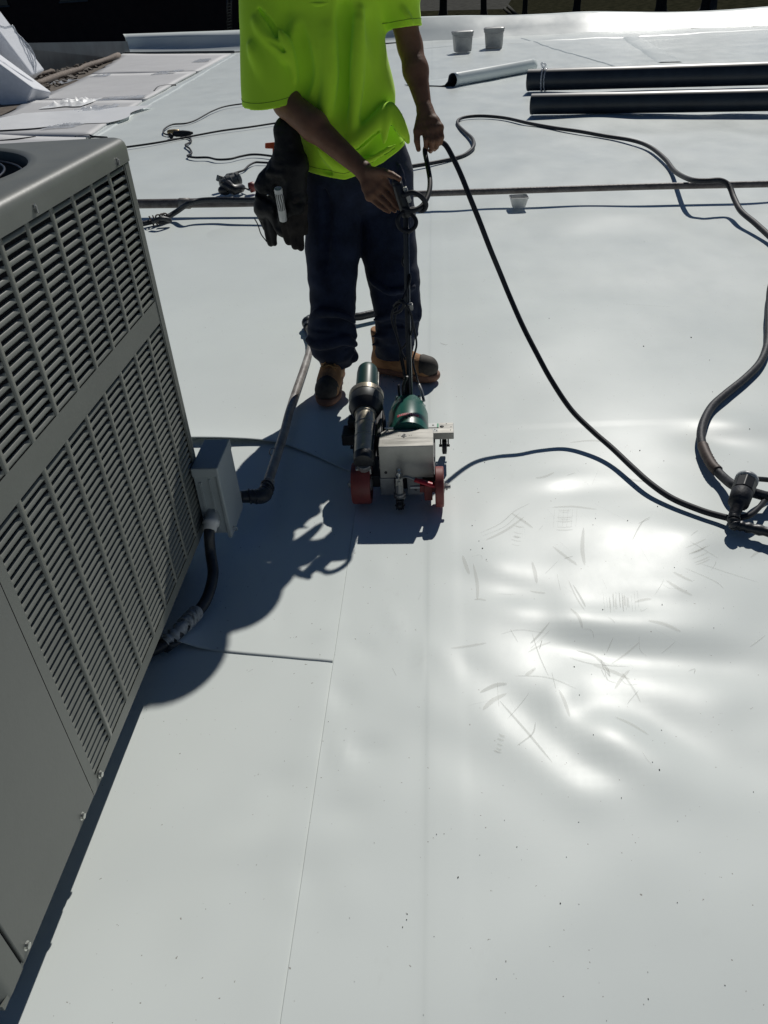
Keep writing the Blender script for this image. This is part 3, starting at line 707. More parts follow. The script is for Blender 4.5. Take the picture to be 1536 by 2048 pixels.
# disconnect box
dbx = thing('disconnect_box', 'pale grey electrical disconnect box fixed to the far lower corner of the unit', 'electrical box', (-.65, 1.855, .1))
m_ = MB(); m_.box2((-.6885, 1.782, .105), (-.6235, 1.93, .322)); m_.build('enclosure', M['box'], dbx, smooth=False, bevel=.003)
m_ = MB(); m_.hexa([(-.6233, 1.776, .092), (-.611, 1.776, .092), (-.611, 1.936, .092), (-.6233, 1.936, .092), (-.6233, 1.776, .318), (-.614, 1.776, .318), (-.614, 1.936, .318), (-.6233, 1.936, .318)])
m_.build('cover', M['box'], dbx, smooth=False, bevel=.003)
m_ = MB(); m_.hexa([(-.690, 1.776, .300), (-.6115, 1.776, .300), (-.6115, 1.937, .300), (-.690, 1.937, .300), (-.689, 1.774, .330), (-.612, 1.774, .330), (-.612, 1.938, .332), (-.689, 1.938, .332)])
m_.build('rain_hood', M['box'], dbx, smooth=False, bevel=.004)
m_ = MB(); m_.box2((-.675, 1.7785, .13), (-.668, 1.7822, .28)); m_.box2((-.646, 1.7785, .12), (-.642, 1.7822, .29)); m_.build('rib', M['box'], dbx, smooth=False)
m_ = MB(); m_.ring((-.607, 1.80, .108), (0, 1, 0), .007, .0016, 16, 6); m_.build('hasp', M['zinc'], dbx)
m_ = MB(); m_.lathe((-.660, 1.752, .150), (.05, .75, .45), [(-.012, .019), (.004, .020), (.006, .024), (.02, .024), (.022, .021), (.05, .021)], 24); m_.build('conduit_fitting', M['pvc'], dbx)
# flexible conduit to the roof
fc = thing('flexible_conduit', 'dark flexible conduit curving from the disconnect box down under the unit', 'conduit', G(345, 1275))
p = catmull([(-.659, 1.762, .156), (-.662, 1.735, .135), G(421, 1105, .085), G(426, 1150, .055), G(412, 1200, .032), G(385, 1235, .026), G(355, 1268, .022), G(322, 1292, .018), G(285, 1310, .014)], 10)
m_ = MB(); m_.tube(p, .0155, 14); m_.build('hose', M['conduit'], fc)
m_ = MB(); q = catmull([G(395, 1222, .030), G(378, 1240, .030), G(350, 1268, .026), G(330, 1285, .022)], 6); m_.tube(q, [.018 + .004 * math.sin(i * 2.1) for i in range(len(q))], 9)
for i in range(7):
    c = q[2 + i]; m_.ring(c, q[3 + i] - q[1 + i] + np.array([.005 * (-1) ** i, 0, .006]), .0195, .0032, 14, 5)
m_.build('tape_wrap', M['tape'], fc)
m_ = MB(); m_.add([G(325, 1300, .004), G(345, 1284, .03), G(362, 1285, .022), G(350, 1292, .006), G(335, 1304, .004)], [(0, 1, 2, 3, 4)])
o = m_.build('torn_boot', M['dark_under'], fc); s_ = o.modifiers.new('s', 'SOLIDIFY'); s_.thickness = .003
# pipe run from the box to behind the worker
pr = thing('conduit_pipe', 'long worn pipe running from the disconnect box away behind the worker\'s legs', 'pipe', (-.6, 2.6, 0))
e0 = np.array([-.560, 2.015, .085])
m_ = MB(); pth = [e0 + [-.003, .03, -.002], (-.575, 2.45, .055), G(583, 810, .035), G(622, 690, .03), G(616, 652, .03)]
m_.tube(catmull(pth, 10), .0165, 14); m_.build('straight_pipe', M['pipe_b'], pr)
m_ = MB(); m_.tube(catmull([(-.625, 1.972, .105), (-.60, 1.985, .098), (-.572, 1.995, .09), e0, e0 + [-.002, .035, 0]], 8), [.019, .021, .024, .024, .021], 14)
for i, c in enumerate(catmull([(-.60, 1.985, .098), (-.575, 1.995, .09), e0 + [0, .01, 0], e0 + [0, .05, -.002]], 2)): m_.ring(c, (1, .3 + .4 * i, 0), .0225, .0035, 14, 5)
m_.build('elbow', M['conduit'], pr)
m_ = MB(); m_.tube(catmull([G(616, 656, .03), G(617, 641, .03), G(628, 636, .03)], 6), .023, 12); m_.ball(G(617, 646, .03), .034); m_.build('elbow', M['conduit'], pr)
m_ = MB(); m_.tube([G(622, 640, .03), G(720, 633, .03), G(800, 615, .03), G(822, 610, .03)], .02, 12); m_.build('straight_pipe', M['conduit'], pr)
m_ = MB(); m_.tube([G(686, 643, .03), G(700, 640, .03)], .03, 12); m_.build('coupling', M['conduit'], pr)
for c_ in ((-.585, 2.32, .06), e0 + [0, .075, -.002]): m_ = MB(); m_.ring(c_, (0, 1, -.05), .0175, .0021, 18, 6); m_.build('wire_tie', M['steel_d'], pr)

# ================================================================== ITEMS ON THE ROOF
def cordpath(pts, r, dz=0.0, sub=8):
    P_ = catmull([G(p[0], p[1], (p[2] if len(p) > 2 else 0) + r) for p in pts], sub)
    return [np.array([q[0], q[1], max(q[2], float(roof_z(q[0], q[1])) + r * .9)]) for q in P_]
def cord(name, pts, r, m, label, cat='cord', group=None):
    m_ = MB(); m_.tube(cordpath(pts, r), r, 8); return tag(m_.build(name, M[m]), label, cat, group)
# long pipe across the roof on small blocks
gp = thing('gas_pipe', 'long brown pipe running across the whole roof behind the worker', 'pipe', (0, 6.4, 0))
pa_, pb_ = G(262, 413, .085), G(1700, 359, .085)
mids = [G(262, 408, .085), G(505, 404, .085), G(640, 398, .085), G(830, 388, .085), G(1040, 381, .085), G(1300, 373, .085), G(1536, 368, .085), G(1750, 362, .085)]
m_ = MB(); m_.tube(catmull([mids[0], mids[1], mids[2]], 6), .034, 14); m_.build('thick_section', M['pipe'], gp)
m_ = MB(); m_.tube(catmull(mids[2:], 6), .0225, 14); m_.build('thin_section', M['pipe'], gp)
m_ = MB(); m_.tube([mids[2] - (mids[3] - mids[2]) * .05, mids[2] + (mids[3] - mids[2]) * .12], .043, 14); m_.build('coupling', M['pipe'], gp)
m_ = MB(); q = G(360, 407, .085); m_.tube([q, q + (mids[1] - mids[0]) * .08], .040, 14); m_.build('coupling', M['pipe_b'], gp)
for px_ in (150, 700, 1650):
    c = G(px_, 404 if px_ < 500 else 395 if px_ < 1000 else 364, .085); m_ = MB(); m_.box((c[0], c[1], .026), (.22, .12, .05)); m_.build('support_block', M['batten'], gp, smooth=False, bevel=.006)
# little white tub under the pipe
def tub(name, c, w0, w1, h_, lab, m='tub', lid=True, group=None, handle=True, rot=0.0):
    t = thing(name, lab, 'tub', c, group); R_ = Rz(rot); rngs = []
    for z, s_ in ((0, w0 * .94), (.012, w0), (h_ * .82, w1 * .97), (h_ * .83, w1 * 1.03), (h_ * .9, w1 * 1.03), (h_ * .905, w1)):
        rngs.append([(np.array([x, y, z])) for x, y in rrect(-s_ / 2, s_ / 2, -s_ / 2, s_ / 2, s_ * .16, 4)])
    n_ = len(rngs[0]); V_ = [np.array(c) + R_ @ q for l in rngs for q in l]
    F2 = [(i * n_ + k, i * n_ + (k + 1) % n_, (i + 1) * n_ + (k + 1) % n_, (i + 1) * n_ + k) for i in range(len(rngs) - 1) for k in range(n_)] + [tuple(range(n_))[::-1]]
    obj('tub_body', V_, F2, M[m], t, auto=50)
    if lid:
        V_ = [np.array(c) + R_ @ np.array([x, y, z]) for z, s_ in ((h_ * .90, w1 * 1.07), (h_ * .97, w1 * 1.07), (h_ * .985, w1 * 1.0), (h_, w1 * .96)) for x, y in rrect(-s_ / 2, s_ / 2, -s_ / 2, s_ / 2, s_ * .16, 4)]
        obj('lid', V_, [(i * n_ + k, i * n_ + (k + 1) % n_, (i + 1) * n_ + (k + 1) % n_, (i + 1) * n_ + k) for i in range(3) for k in range(n_)] + [tuple(3 * n_ + k for k in range(n_))], M[m], t, auto=50)
    if handle:
        m2 = MB(); hw = w1 * .53
        m2.tube([np.array(c) + R_ @ np.array(q) for q in catmull([(-hw, -w1 * .1, h_ * .84), (-hw * .8, -w1 * .62, h_ * .76), (0, -w1 * .72, h_ * .70), (hw * .8, -w1 * .62, h_ * .76), (hw, -w1 * .1, h_ * .84)], 5)], .006, 6); m2.build('handle', M['steel_d'], t)
    return t
tub('square_tub', G(925, 103), .36, .42, .40, 'cloudy square plastic tub, lower and left of the two by the far edge', group='square tubs near the far edge', rot=.15)
tub('square_tub', G(988, 95), .38, .44, .40, 'cloudy square plastic tub with smooth lid, right of the pair', group='square tubs near the far edge', rot=-.1)
tub('small_tub', G(1037, 413), .095, .128, .078, 'small white square cup propping up the long thin pipe', m='pvc', lid=False, handle=False, rot=.05)
# membrane rolls
def roll(ax0, ax1, r, lab, tie=True):
    t = thing('membrane_roll', lab, 'membrane roll', (ax0 + ax1) / 2 - [0, 0, r], 'dark rolls of membrane on the right')
    n_ = 30; V_ = []; d = _n(ax1 - ax0); s_ = np.cross(d, [0, 0, 1]); L_ = np.linspace(0, 1, 26)
    prof = [math.radians(a) for a in np.linspace(0, 360, n_, endpoint=False)]
    for tt in L_:
        c = ax0 + (ax1 - ax0) * tt
        for a in prof:
            rr_ = r * (1 + .012 * vnoise(tt * 7, a, 3)); sag = .94 if math.sin(a) < -.6 else 1
            V_.append(c + rr_ * (math.cos(a) * s_ + math.sin(a) * sag * np.array([0, 0, 1])))
    F2 = [(i * n_ + k, (i + 1) * n_ + k, (i + 1) * n_ + (k + 1) % n_, i * n_ + (k + 1) % n_) for i in range(len(L_) - 1) for k in range(n_)]
    obj('rolled_sheet', V_, F2, M['dark_under'], t)
    for e, sg in ((ax0, 1), (ax1, -1)):
        m2 = MB()
        for k in range(9): m2.ring(e + d * .004 * sg * (k % 2), d, r * (.32 + .075 * k), r * .034, 30, 5)
        m2.build('spiral_end', M['dark_under'], t)
        m2 = MB(); m2.cyl(e + d * sg * .01, e + d * sg * .02, r * .97, n=24); m2.build('core', M['dark_under'], t)
    if tie:
        m2 = MB(); c = ax0 + d * .20; m2.ring(c, d + [.1, 0, 0], r * 1.02, .012, 30, 5); m2.ring(c + d * .05, d - [.18, 0, 0], r * 1.02, .009, 30, 5)
        m2.tube(catmull([c + [0, 0, r], c + [.03, -.05, r + .05], c + [-.03, -.03, r + .07], c + [0, 0, r + .01]], 5), .012, 6); m2.build('plastic_tie', M['wrap'], t)
roll(G(1063, 209, .115), G(1536 + 260, 196, .115), .112, 'front dark membrane roll with square-cut end, nearer the black cord', False)
roll(G(1056, 161, .14), G(1536 + 300, 139, .14), .138, 'rear dark membrane roll with clear plastic tied round its left end')
# half-rolled white offcut
oc = thing('membrane_offcut', 'loose white membrane offcut, half rolled, lying left of the dark rolls', 'membrane offcut', G(960, 150))
A0, A1 = G(905, 160, .09), G(1066, 130, .08)
d = _n(A1 - A0); bk = _n(np.cross([0, 0, 1], d)); R_ = .095; V_ = []; prof = []
prof += [(x, -.088 + .002) for x in (1.0, .8, .6, .4, .25)]
prof += [(.16, -.07), (.10, -.02)]
prof += [(R_ * math.cos(a), R_ * math.sin(a)) for a in np.linspace(math.radians(35), math.radians(275), 18)] + [(.05, -R_ + .005), (.09, -R_ * .9)]
nt_ = 26
for tt in np.linspace(0, 1, nt_):
    c = A0 + (A1 - A0) * tt; fl = 1 - .75 * tt ** 2
    for bx, bz in prof:
        w_ = bx if bx < .12 else .12 + (bx - .12) * fl
        V_.append(c + bk * (w_ + .01 * vnoise(tt * 4, bx * 4, 2)) + np.array([0, 0, bz]))
np_ = len(prof); F2 = [(i * np_ + j, (i + 1) * np_ + j, (i + 1) * np_ + j + 1, i * np_ + j + 1) for i in range(nt_ - 1) for j in range(np_ - 1)]
o = obj('curled_sheet', V_, F2, M['membrane_b'], oc, mats=[M['dark_under'], M['membrane_b']]); s_ = o.modifiers.new('s', 'SOLIDIFY'); s_.thickness = .004; s_.material_offset = 1; s_.offset = 1

# foam blocks
def slab(c, L_, W_, T_, rot, lab):
    R_ = rot; n_ = (20, 9, 4); m_ = MB(); m_.box(c, (L_, W_, T_), R_); o = m_.build('foam_board', M['foam'], None, smooth=False, bevel=.03); return tag(o, lab, 'foam block', 'foam blocks at the left edge')
ca = (W(-20, 122, 15.0) + W(22, 170, 15.0)) / 2
R1 = Ry(math.radians(38)) @ Rx(math.radians(-14))
slab(W(-36, 132, 15.2), 2.1, .75, .58, Rz(-.12) @ R1, 'large tilted white foam block leaning down toward the insulation boards')
slab(W(-24, 92, 16.3), 1.6, .6, 1.0, Rz(.1) @ Ry(math.radians(62)) @ Rx(.1), 'white foam block standing tilted behind the larger one')
m_ = MB(); q0, q1 = W(26, 52, 15.6), W(66, 136, 15.4)
for k in range(4):
    m_.tube([q0 + (q1 - q0) * t + np.array([rng.uniform(-.008, .008), 0, rng.uniform(-.01, .01)]) + np.array([.05 * k * math.sin(t * 3.1), 0, -.03 * k]) for t in np.linspace(0, 1, 14)], .014, 5)
m_.tube([q0 + [-.5, 0, .1], q0 + [-.15, 0, -.02], q0], .02, 5)
tag(m_.build('wrap_strand', M['wrap']), 'twisted clear wrapping strand hanging from the tilted foam blocks', 'plastic strand')

# ---- cords on the left
cord('cord', [(240, 296), (310, 286), (375, 274), (440, 262), (500, 254), (575, 243), (680, 232)], .011, 'cord', 'straight black cord running from the unit to behind the worker\'s waist')
cord('cord', [(340, 271), (327, 266), (330, 257), (345, 249), (370, 247), (390, 241), (410, 230), (425, 222), (450, 213), (490, 207), (560, 200)], .010, 'cord', 'thin black cord looping up from the brass plug to behind the shirt sleeve')
cord('cord', [(362, 274), (378, 276), (382, 283), (371, 290), (379, 297), (383, 306), (375, 312), (390, 315), (415, 315), (435, 319), (460, 318), (480, 313), (505, 309), (535, 311), (590, 320)], .011, 'cord', 'kinked black cord from the plug pair to the tool pouch')
cord('cord', [(452, 352), (470, 346), (488, 340), (498, 331), (510, 325), (525, 325), (560, 327)], .010, 'cord', 'black cord of the small hand tool lying by the pouch')
cord('cord', [(150, 274), (165, 272), (178, 270), (186, 273), (200, 274), (214, 275)], .012, 'cord', 'short black cord arch showing above the far edge of the unit')
cord('cord', [(-30, 284), (20, 280), (72, 274)], .012, 'cord', 'thin black cord on the boards behind the unit')
cord('cord', [(308, 182), (316, 174), (330, 171), (352, 170)], .012, 'cord', 'short black cord end on an insulation board')
pl = thing('plug_pair', 'brass and black plug connectors joined on the roof left of the worker', 'plug', G(348, 269))
m_ = MB(); a, b = G(335, 265, .03), G(349, 264, .03); m_.lathe(a, b - a, [(0, .022), (.02, .03), (.09, .032), (.13, .026), (.15, .018)], 14); m_.build('brass_body', M['brass'], pl)
m_ = MB(); a, b = G(347, 268, .035), G(366, 267, .035); m_.lathe(a, b - a, [(0, .024), (.03, .034), (.12, .036), (.2, .026), (.24, .012)], 14); m_.ball(G(342, 272, .02), .03); m_.build('rubber_body', M['cord'], pl)
# taped conduit over the pipe
tc_ = thing('taped_hose', 'thick black hose crossing over the long pipe, tied with rusty wire', 'hose', G(330, 436))
m_ = MB(); m_.tube(catmull([G(275, 449, .03), G(292, 446, .03), G(330, 436, .035), G(352, 424, .06), G(376, 408, .125), G(400, 401, .135), G(440, 399, .135), G(480, 400, .135), G(560, 400, .135)], 8), .019, 10); m_.build('hose', M['conduit'], tc_)
m_ = MB()
for x in (303, 310, 318, 326, 331): m_.ring(G(x, 442 - (x - 303) * .22, .04), (1, .5 * math.sin(x), .3), .034, .006, 16, 5)
m_.build('wire_tie', M['rust'], tc_)
m_ = MB(); m_.tube(catmull([G(318, 446, .03), G(340, 441, .04), G(322, 437, .07), G(305, 444, .05)], 5), .016, 7); m_.build('tape_wrap', M['conduit'], tc_)

# small hand tool and roller
ht = thing('hand_tool', 'small grey hot-air hand tool lying on the roof left of the pouch', 'hand tool', G(455, 383))
c = G(448, 368, .07)
h0_ = G(441, 372, .06); hx_ = _n(np.array([.75, .45, .2])); m_ = MB(); m_.lathe(h0_, hx_, [(0, .03), (.01, .048), (.05, .056), (.055, .050), (.065, .058), (.10, .058), (.105, .048), (.15, .044), (.155, .052), (.18, .05), (.19, .03)], 16); m_.build('housing', M['tool'], ht, auto=30)
for k in range(6):
    a_ = k * math.pi / 3; m_ = MB(); m_.box(h0_ + hx_ * .028 + np.array([0, -math.sin(a_) * .05, math.cos(a_) * .052]), (.03, .010, .010)); m_.build('vent_rib', M['blk'], ht, smooth=False, bevel=.002)
m_ = MB(); a = G(455, 372, .07); m_.tube([a, G(468, 380, .05), G(482, 376, .04), G(488, 374, .04)], [.05, .042, .036, .016], 12); m_.ball(G(450, 380, .04), (.06, .05, .04)); m_.build('handle', M['blk'], ht)
m_ = MB(); m_.lathe(G(452, 357, .09), (1, .1, .25), [(0, .025), (.02, .034), (.07, .028), (.1, .016)], 14); m_.box(G(442, 358, .085), (.07, .05, .05), Rz(.6) @ Ry(.4)); m_.build('nozzle', M['tool'], ht, smooth=False, bevel=.006)
ro = thing('seam_roller', 'little seam roller with red-brown wheel beside the hand tool', 'roller', G(502, 382))
m_ = MB(); m_.tube(catmull([G(486, 374, .03), G(494, 378, .03), G(500, 380, .03), G(506, 377, .035)], 4), .008, 6); m_.build('fork', M['steel_d'], ro)
a = G(504, 375, .045); m_ = MB(); m_.lathe(a + [-.02, -.01, 0], (.8, .5, .1), [(0, .030), (.004, .040), (.045, .040), (.05, .030)], 18); m_.build('wheel', M['redwheel'], ro)

# ---- thick cords on the right
cord('power_cable', [(760, 343), (822, 333), (870, 325), (915, 315), (935, 306), (947, 293), (945, 278), (930, 264), (916, 250), (917, 240), (932, 234), (965, 232), (1010, 236), (1060, 247), (1110, 256), (1160, 263), (1210, 272), (1265, 281), (1300, 294), (1330, 318), (1350, 343, .02), (1380, 359, .13), (1410, 362, .15), (1440, 361, .15), (1458, 372, .12), (1468, 396, .07), (1482, 422, .04), (1510, 446, .02), (1545, 478), (1600, 530), (1700, 580), (1850, 610)], .018, 'cord_g', 'long thick black cable winding from behind the worker past the dark rolls', 'cable')
pc = thing('taped_cable', 'thick black cable at the right edge with brown taped splice, curving into the connector', 'cable', G(1405, 850))
m_ = MB(); m_.tube(cordpath([(1700, 430), (1600, 490), (1548, 556), (1538, 610), (1537, 650), (1534, 690), (1520, 725), (1492, 755), (1455, 785), (1425, 812), (1408, 842), (1402, 872), (1408, 900), (1424, 930), (1447, 955), (1470, 972, .02), (1505, 985, .02), (1560, 1000)], .0155), .0155, 12); m_.build('sheath', M['cord_g'], pc)
m_ = MB(); q = cordpath([(1405, 890), (1412, 908), (1424, 930), (1436, 943)], .0155); m_.tube(q, [.0165 + .0025 * abs(math.sin(i * 1.7)) for i in range(len(q))], 12); m_.build('tape_wrap', M['rust'], pc)
cn = thing('cable_connector', 'big black round cable connector with pale collar standing at the right edge', 'connector', G(1488, 1035))
a = G(1467, 1035, .04); b = G(1495, 955, .075); ax = b - a; L_ = np.linalg.norm(ax)
m_ = MB(); m_.lathe(a, ax, [(0, .012), (.005, .016), (L_ * .30, .018), (L_ * .32, .022), (L_ * .34, .030), (L_ * .60, .032), (L_ * .62, .029)], 22); m_.build('body', M['cord_g'], cn)
m_ = MB(); m_.lathe(a, ax, [(L_ * .62, .028), (L_ * .625, .0335), (L_ * .88, .0335), (L_ * .89, .030)], 8); m_.build('lock_nut', M['blk'], cn, smooth=False, bevel=.002)
m_ = MB(); m_.lathe(a, ax, [(L_ * .89, .030), (L_ * .90, .0345), (L_ * .96, .034), (L_, .026)], 24); m_.build('collar', M['tape'], cn)
m_ = MB(); q = catmull([a + ax * .05, a + ax * -.02 + [0, -.01, -.01], G(1475, 1050, .022), G(1500, 1056, .018), G(1545, 1066, .018), G(1600, 1080, .018)], 6)
m_.tube(q, [.0155 + .002 * math.sin(i * 1.9) for i in range(len(q))], 10)
for i in range(2, 12, 2): m_.ring(q[i], q[i + 1] - q[i - 1], .0165, .0026, 14, 5)
m_.build('taped_tail', M['conduit'], cn)
m_ = MB(); m_.tube(catmull([G(1478, 1036, .03), G(1500, 1030, .03), G(1518, 1015, .03), G(1530, 1000, .02), G(1560, 960, .01)], 6), .009, 8); m_.tube(catmull([b + [.01, 0, -.01], G(1515, 958, .05), G(1560, 962, .01)], 5), .0085, 8); m_.build('side_wire', M['cord'], cn)

# lapped seams of the far sheets
def lap(a, b, wd, zz=.014):
    p0, p1 = G(*a), G(*b); d = _n(p1 - p0); s_ = np.array([d[1], -d[0], 0]) * wd / 2; n_ = 24; V_ = []
    for t in np.linspace(0, 1, n_):
        q = p0 + (p1 - p0) * t
        for k, h_ in ((-1, -.016), (-.7, 0), (.7, 0), (1, -.016)):
            x = q[0] + s_[0] * k; y = q[1] + s_[1] * k; V_.append((x, y, float(roof_z(x, y)) + zz + h_))
    tag(obj('seam_strip', V_, [(4 * i + k, 4 * i + k + 1, 4 * i + 5 + k, 4 * i + 4 + k) for i in range(n_ - 1) for k in range(3)], M['membrane_b'], auto=30), kind='structure')
lap((1262, 72), (1340, 124), .42); lap((1045, 76), (1250, 136), .10); lap((905, 92), (1536, 56), .30); lap((180, 273), (466, 108), .16); lap((842, 96), (905, 92), .3)
# ---- scuffs and crumbs on the sheet
R_ = random.Random(11)
def scuffs(name, specs, m):
    m_ = MB()
    for pts, wd in specs:
        P_ = catmull([np.array([*p, 0]) for p in pts], 6); n_ = len(P_); V_ = []
        for i, q in enumerate(P_):
            t = _n(P_[min(i + 1, n_ - 1)] - P_[max(i - 1, 0)]); nn = np.array([-t[1], t[0], 0]); ww = wd * .5 * (math.sin(math.pi * (i + .35) / (n_ + .0)) ** .5 if 0 < i < n_ - 1 else .15)
            for s_ in (-1, 1):
                x, y = q[0] + nn[0] * ww * s_, q[1] + nn[1] * ww * s_; V_.append((x, y, float(roof_z(x, y)) + .0011))
        m_.add(V_, [(2 * i, 2 * i + 1, 2 * i + 3, 2 * i + 2) for i in range(n_ - 1)])
    return tag(m_.build(name, M[m]), kind='stuff')
def gl(pts): return [tuple(G(x, y)[:2]) for x, y in pts]
sp = []
for pts, wd in [([(1000, 1393), (1050, 1450), (1105, 1520)], .006), ([(1100, 1235), (1075, 1262), (1062, 1275)], .006), ([(1153, 930), (1180, 965)], .003), ([(1197, 935), (1184, 963)], .0035),
                ([(1115, 1140), (1122, 1170)], .007), ([(1147, 1160), (1165, 1190), (1172, 1205)], .006), ([(1130, 1165), (1155, 1182)], .003), ([(1206, 1150), (1215, 1170)], .003),
                ([(1065, 1255), (1080, 1300), (1098, 1342)], .003), ([(1155, 1285), (1190, 1295), (1215, 1320), (1222, 1340)], .008), ([(1140, 1300), (1185, 1312), (1262, 1318)], .004), ([(1205, 1282), (1232, 1315)], .003),
                ([(1240, 1290), (1270, 1320)], .002), ([(1105, 1335), (1112, 1368)], .01), ([(1030, 1342), (1095, 1345), (1155, 1368)], .003), ([(960, 1378), (990, 1362), (1015, 1358)], .012), ([(995, 1356), (998, 1405)], .006),
                ([(937, 1405), (985, 1392)], .003), ([(1072, 1435), (1065, 1460), (1035, 1485)], .004), ([(1265, 1075), (1285, 1040), (1302, 1028)], .004), ([(1120, 1075), (1140, 1092)], .003), ([(1275, 1075), (1300, 1120)], .003),
                ([(958, 1060), (1000, 1040), (1030, 1015), (1060, 1000)], .003), ([(965, 1065), (1010, 1045), (1040, 1018)], .002), ([(1100, 1255), (1040, 1250), (1000, 1260)], .002), ([(1380, 1080), (1410, 1095), (1440, 1110)], .003),
                ([(1385, 1095), (1430, 1060)], .003), ([(1400, 1120), (1450, 1135), (1520, 1155)], .003), ([(1080, 1010), (1150, 1005)], .003), ([(1100, 1025), (1165, 1026)], .003), ([(1090, 1005), (1110, 1030)], .002),
                ([(1165, 1020), (1200, 1050)], .002), ([(1190, 1000), (1265, 1042)], .003), ([(1310, 1250), (1370, 1280)], .002), ([(1370, 1130), (1430, 1155), (1450, 1170)], .003), ([(1015, 1430), (1040, 1400), (1060, 1375)], .002)]: sp.append((gl(pts), wd * 1.0))
for k in range(12): x = 1208 + k * 6.2; sp.append((gl([(x, 1180 + 6 * math.sin(k)), (x + 3, 1212 + 5 * math.cos(k * 2))]), .0045))
for k in range(7): x = 1019 + k * 5; sp.append((gl([(x, 1044 + 2 * k % 5), (x + 2, 1068)]), .0012))
for k in range(6): x = 1110 + k * 9; sp.append((gl([(x, 1012), (x - 3, 1046)]), .004))
for _ in range(24):
    x, y = R_.gauss(1180, 130), R_.gauss(1200, 130)
    if x < 920: continue
    a = R_.uniform(-1.2, 1.2); L_ = R_.uniform(12, 50); c = R_.uniform(-8, 8)
    sp.append((gl([(x, y), (x + math.cos(a) * L_ / 2 + c, y + math.sin(a) * L_ / 2 - c), (x + math.cos(a) * L_, y + math.sin(a) * L_)]), R_.uniform(.001, .003)))
for _ in range(30):
    q = (R_.uniform(-2.5, 3.5), R_.uniform(3.0, 9.5)); a = R_.uniform(-.6, .6); L_ = R_.uniform(.04, .25)
    sp.append(([q, (q[0] + math.cos(a) * L_, q[1] + math.sin(a) * L_)], R_.uniform(.004, .012)))
scuffs('scuff_marks', sp, 'scuff')
sm = []
for x, y, L_, wd, a in [(1240, 1195, 60, .030, 1.5), (1130, 1090, 50, .030, .1), (1035, 1062, 40, .030, .2), (1075, 1250, 50, .022, 2.3), (1010, 1050, 90, .010, 2.6), (1130, 1030, 60, .014, 0), (1000, 1480, 30, .022, .3), (990, 1395, 60, .012, 2.5), (1105, 1360, 50, .014, 1.4), (1225, 1330, 80, .012, .4), (1400, 1100, 80, .014, -.4), (1360, 1170, 60, .012, .5),
                        (1330, 1245, 70, .012, .3), (1150, 1010, 90, .010, .05), (1270, 950, 70, .012, .2), (1090, 945, 40, .012, -.3), (470, 1790, 60, .020, .2), (590, 1940, 20, .016, 1.4), (1190, 1645, 40, .015, .1), (1180, 880, 80, .010, 0), (460, 660, 60, .03, .1), (430, 640, 50, .02, .3)] + \
                       [(R_.gauss(1190, 150), R_.gauss(1180, 140), R_.uniform(20, 80), R_.uniform(.004, .012), R_.uniform(-1, 1.6)) for _ in range(22)]:
    if x < 900 and not (430 <= x <= 600): continue
    if wd >= .014 and (y > 1600 or x < 900): continue
    if wd >= .014 and L_ < 55 and x > 1050: continue
    if wd >= .014:
        for k in range(7):
            ox = (k - 3) * 6 + R_.uniform(-2, 2); ll = L_ * R_.uniform(.3, .6)
            dx, dy = math.cos(a) * ll / 2, math.sin(a) * ll / 2; bx, by = x - math.sin(a) * ox, y + math.cos(a) * ox + R_.uniform(-5, 5)
            sm.append((gl([(bx - dx, by - dy), (bx, by + 1), (bx + dx, by + dy)]), R_.uniform(.003, .006)))
        continue
    dx, dy = math.cos(a) * L_ / 2, math.sin(a) * L_ / 2; sm.append((gl([(x - dx, y - dy), (x + R_.uniform(-4, 4), y + R_.uniform(-4, 4)), (x + dx, y + dy)]), wd))
scuffs('dirt_smears', sm, 'smear')
dk = [([(1020, 1385), (1035, 1420)], .001), ([(1085, 1268), (1080, 1285)], .010), ([(1130, 1108), (1146, 1104)], .010), ([(1100, 1250), (1062, 1285)], .004), ([(1135, 945), (1150, 940)], .008), ([(1205, 1325), (1212, 1340)], .006),
      ([(495, 1338), (505, 1332)], .004), ([(842, 1180), (836, 1192)], .003), ([(784, 1330), (792, 1346)], .004), ([(885, 685), (892, 690)], .004), ([(1278, 1042), (1300, 1033)], .007), ([(880, 684), (888, 688), (896, 688)], .003)]
scuffs('dark_scuffs', [(gl(p_), w_) for p_, w_ in dk], 'scuff_d')
m_ = MB()
spk = [(1307, 1474), (1018, 1752), (748, 1682), (1158, 1640), (1028, 1945), (993, 1955), (812, 1822), (813, 1835), (805, 1850), (1134, 1520), (873, 1665), (888, 1664), (1043, 1716), (1034, 1690), (868, 1870), (1012, 1920), (1100, 1890), (1256, 1036), (958, 1075), (965, 1090), (1500, 855), (1270, 965), (1262, 897), (955, 972), (1075, 897), (1150, 1320), (1185, 1335), (1160, 1380), (1510, 1575), (1290, 2000), (880, 845), (905, 848), (870, 895), (930, 880), (1420, 715), (1130, 970)]
for x, y in spk + [(R_.uniform(620, 1530), R_.uniform(1400, 2040)) for _ in range(28)] + [(R_.uniform(300, 1530), R_.uniform(420, 1300)) for _ in range(45)]:
    q = G(x, y); s_ = R_.uniform(.0005, .0013) * (1 if q[1] < 1.2 else 1.5 if q[1] < 3 else 2.4); m_.box((q[0], q[1], float(roof_z(q[0], q[1])) + s_ * .6), (s_ * R_.uniform(.6, 2.2), s_ * R_.uniform(.6, 1.6), s_), Rz(R_.uniform(0, 3)))
tag(m_.build('debris', M['speck'], smooth=False), kind='stuff')

# ================================================================== SEAM WELDING MACHINE
wm = thing('welding_machine', 'wheeled hot-air welding machine with steel box and green motor at the worker\'s feet', 'welding machine', (-.12, 2.25, 0))
def part(name, m_, mt, bevel=.0, smooth=False, parent=None, **k): return m_.build(name, M[mt], parent or wm, smooth=smooth, bevel=bevel, **k)
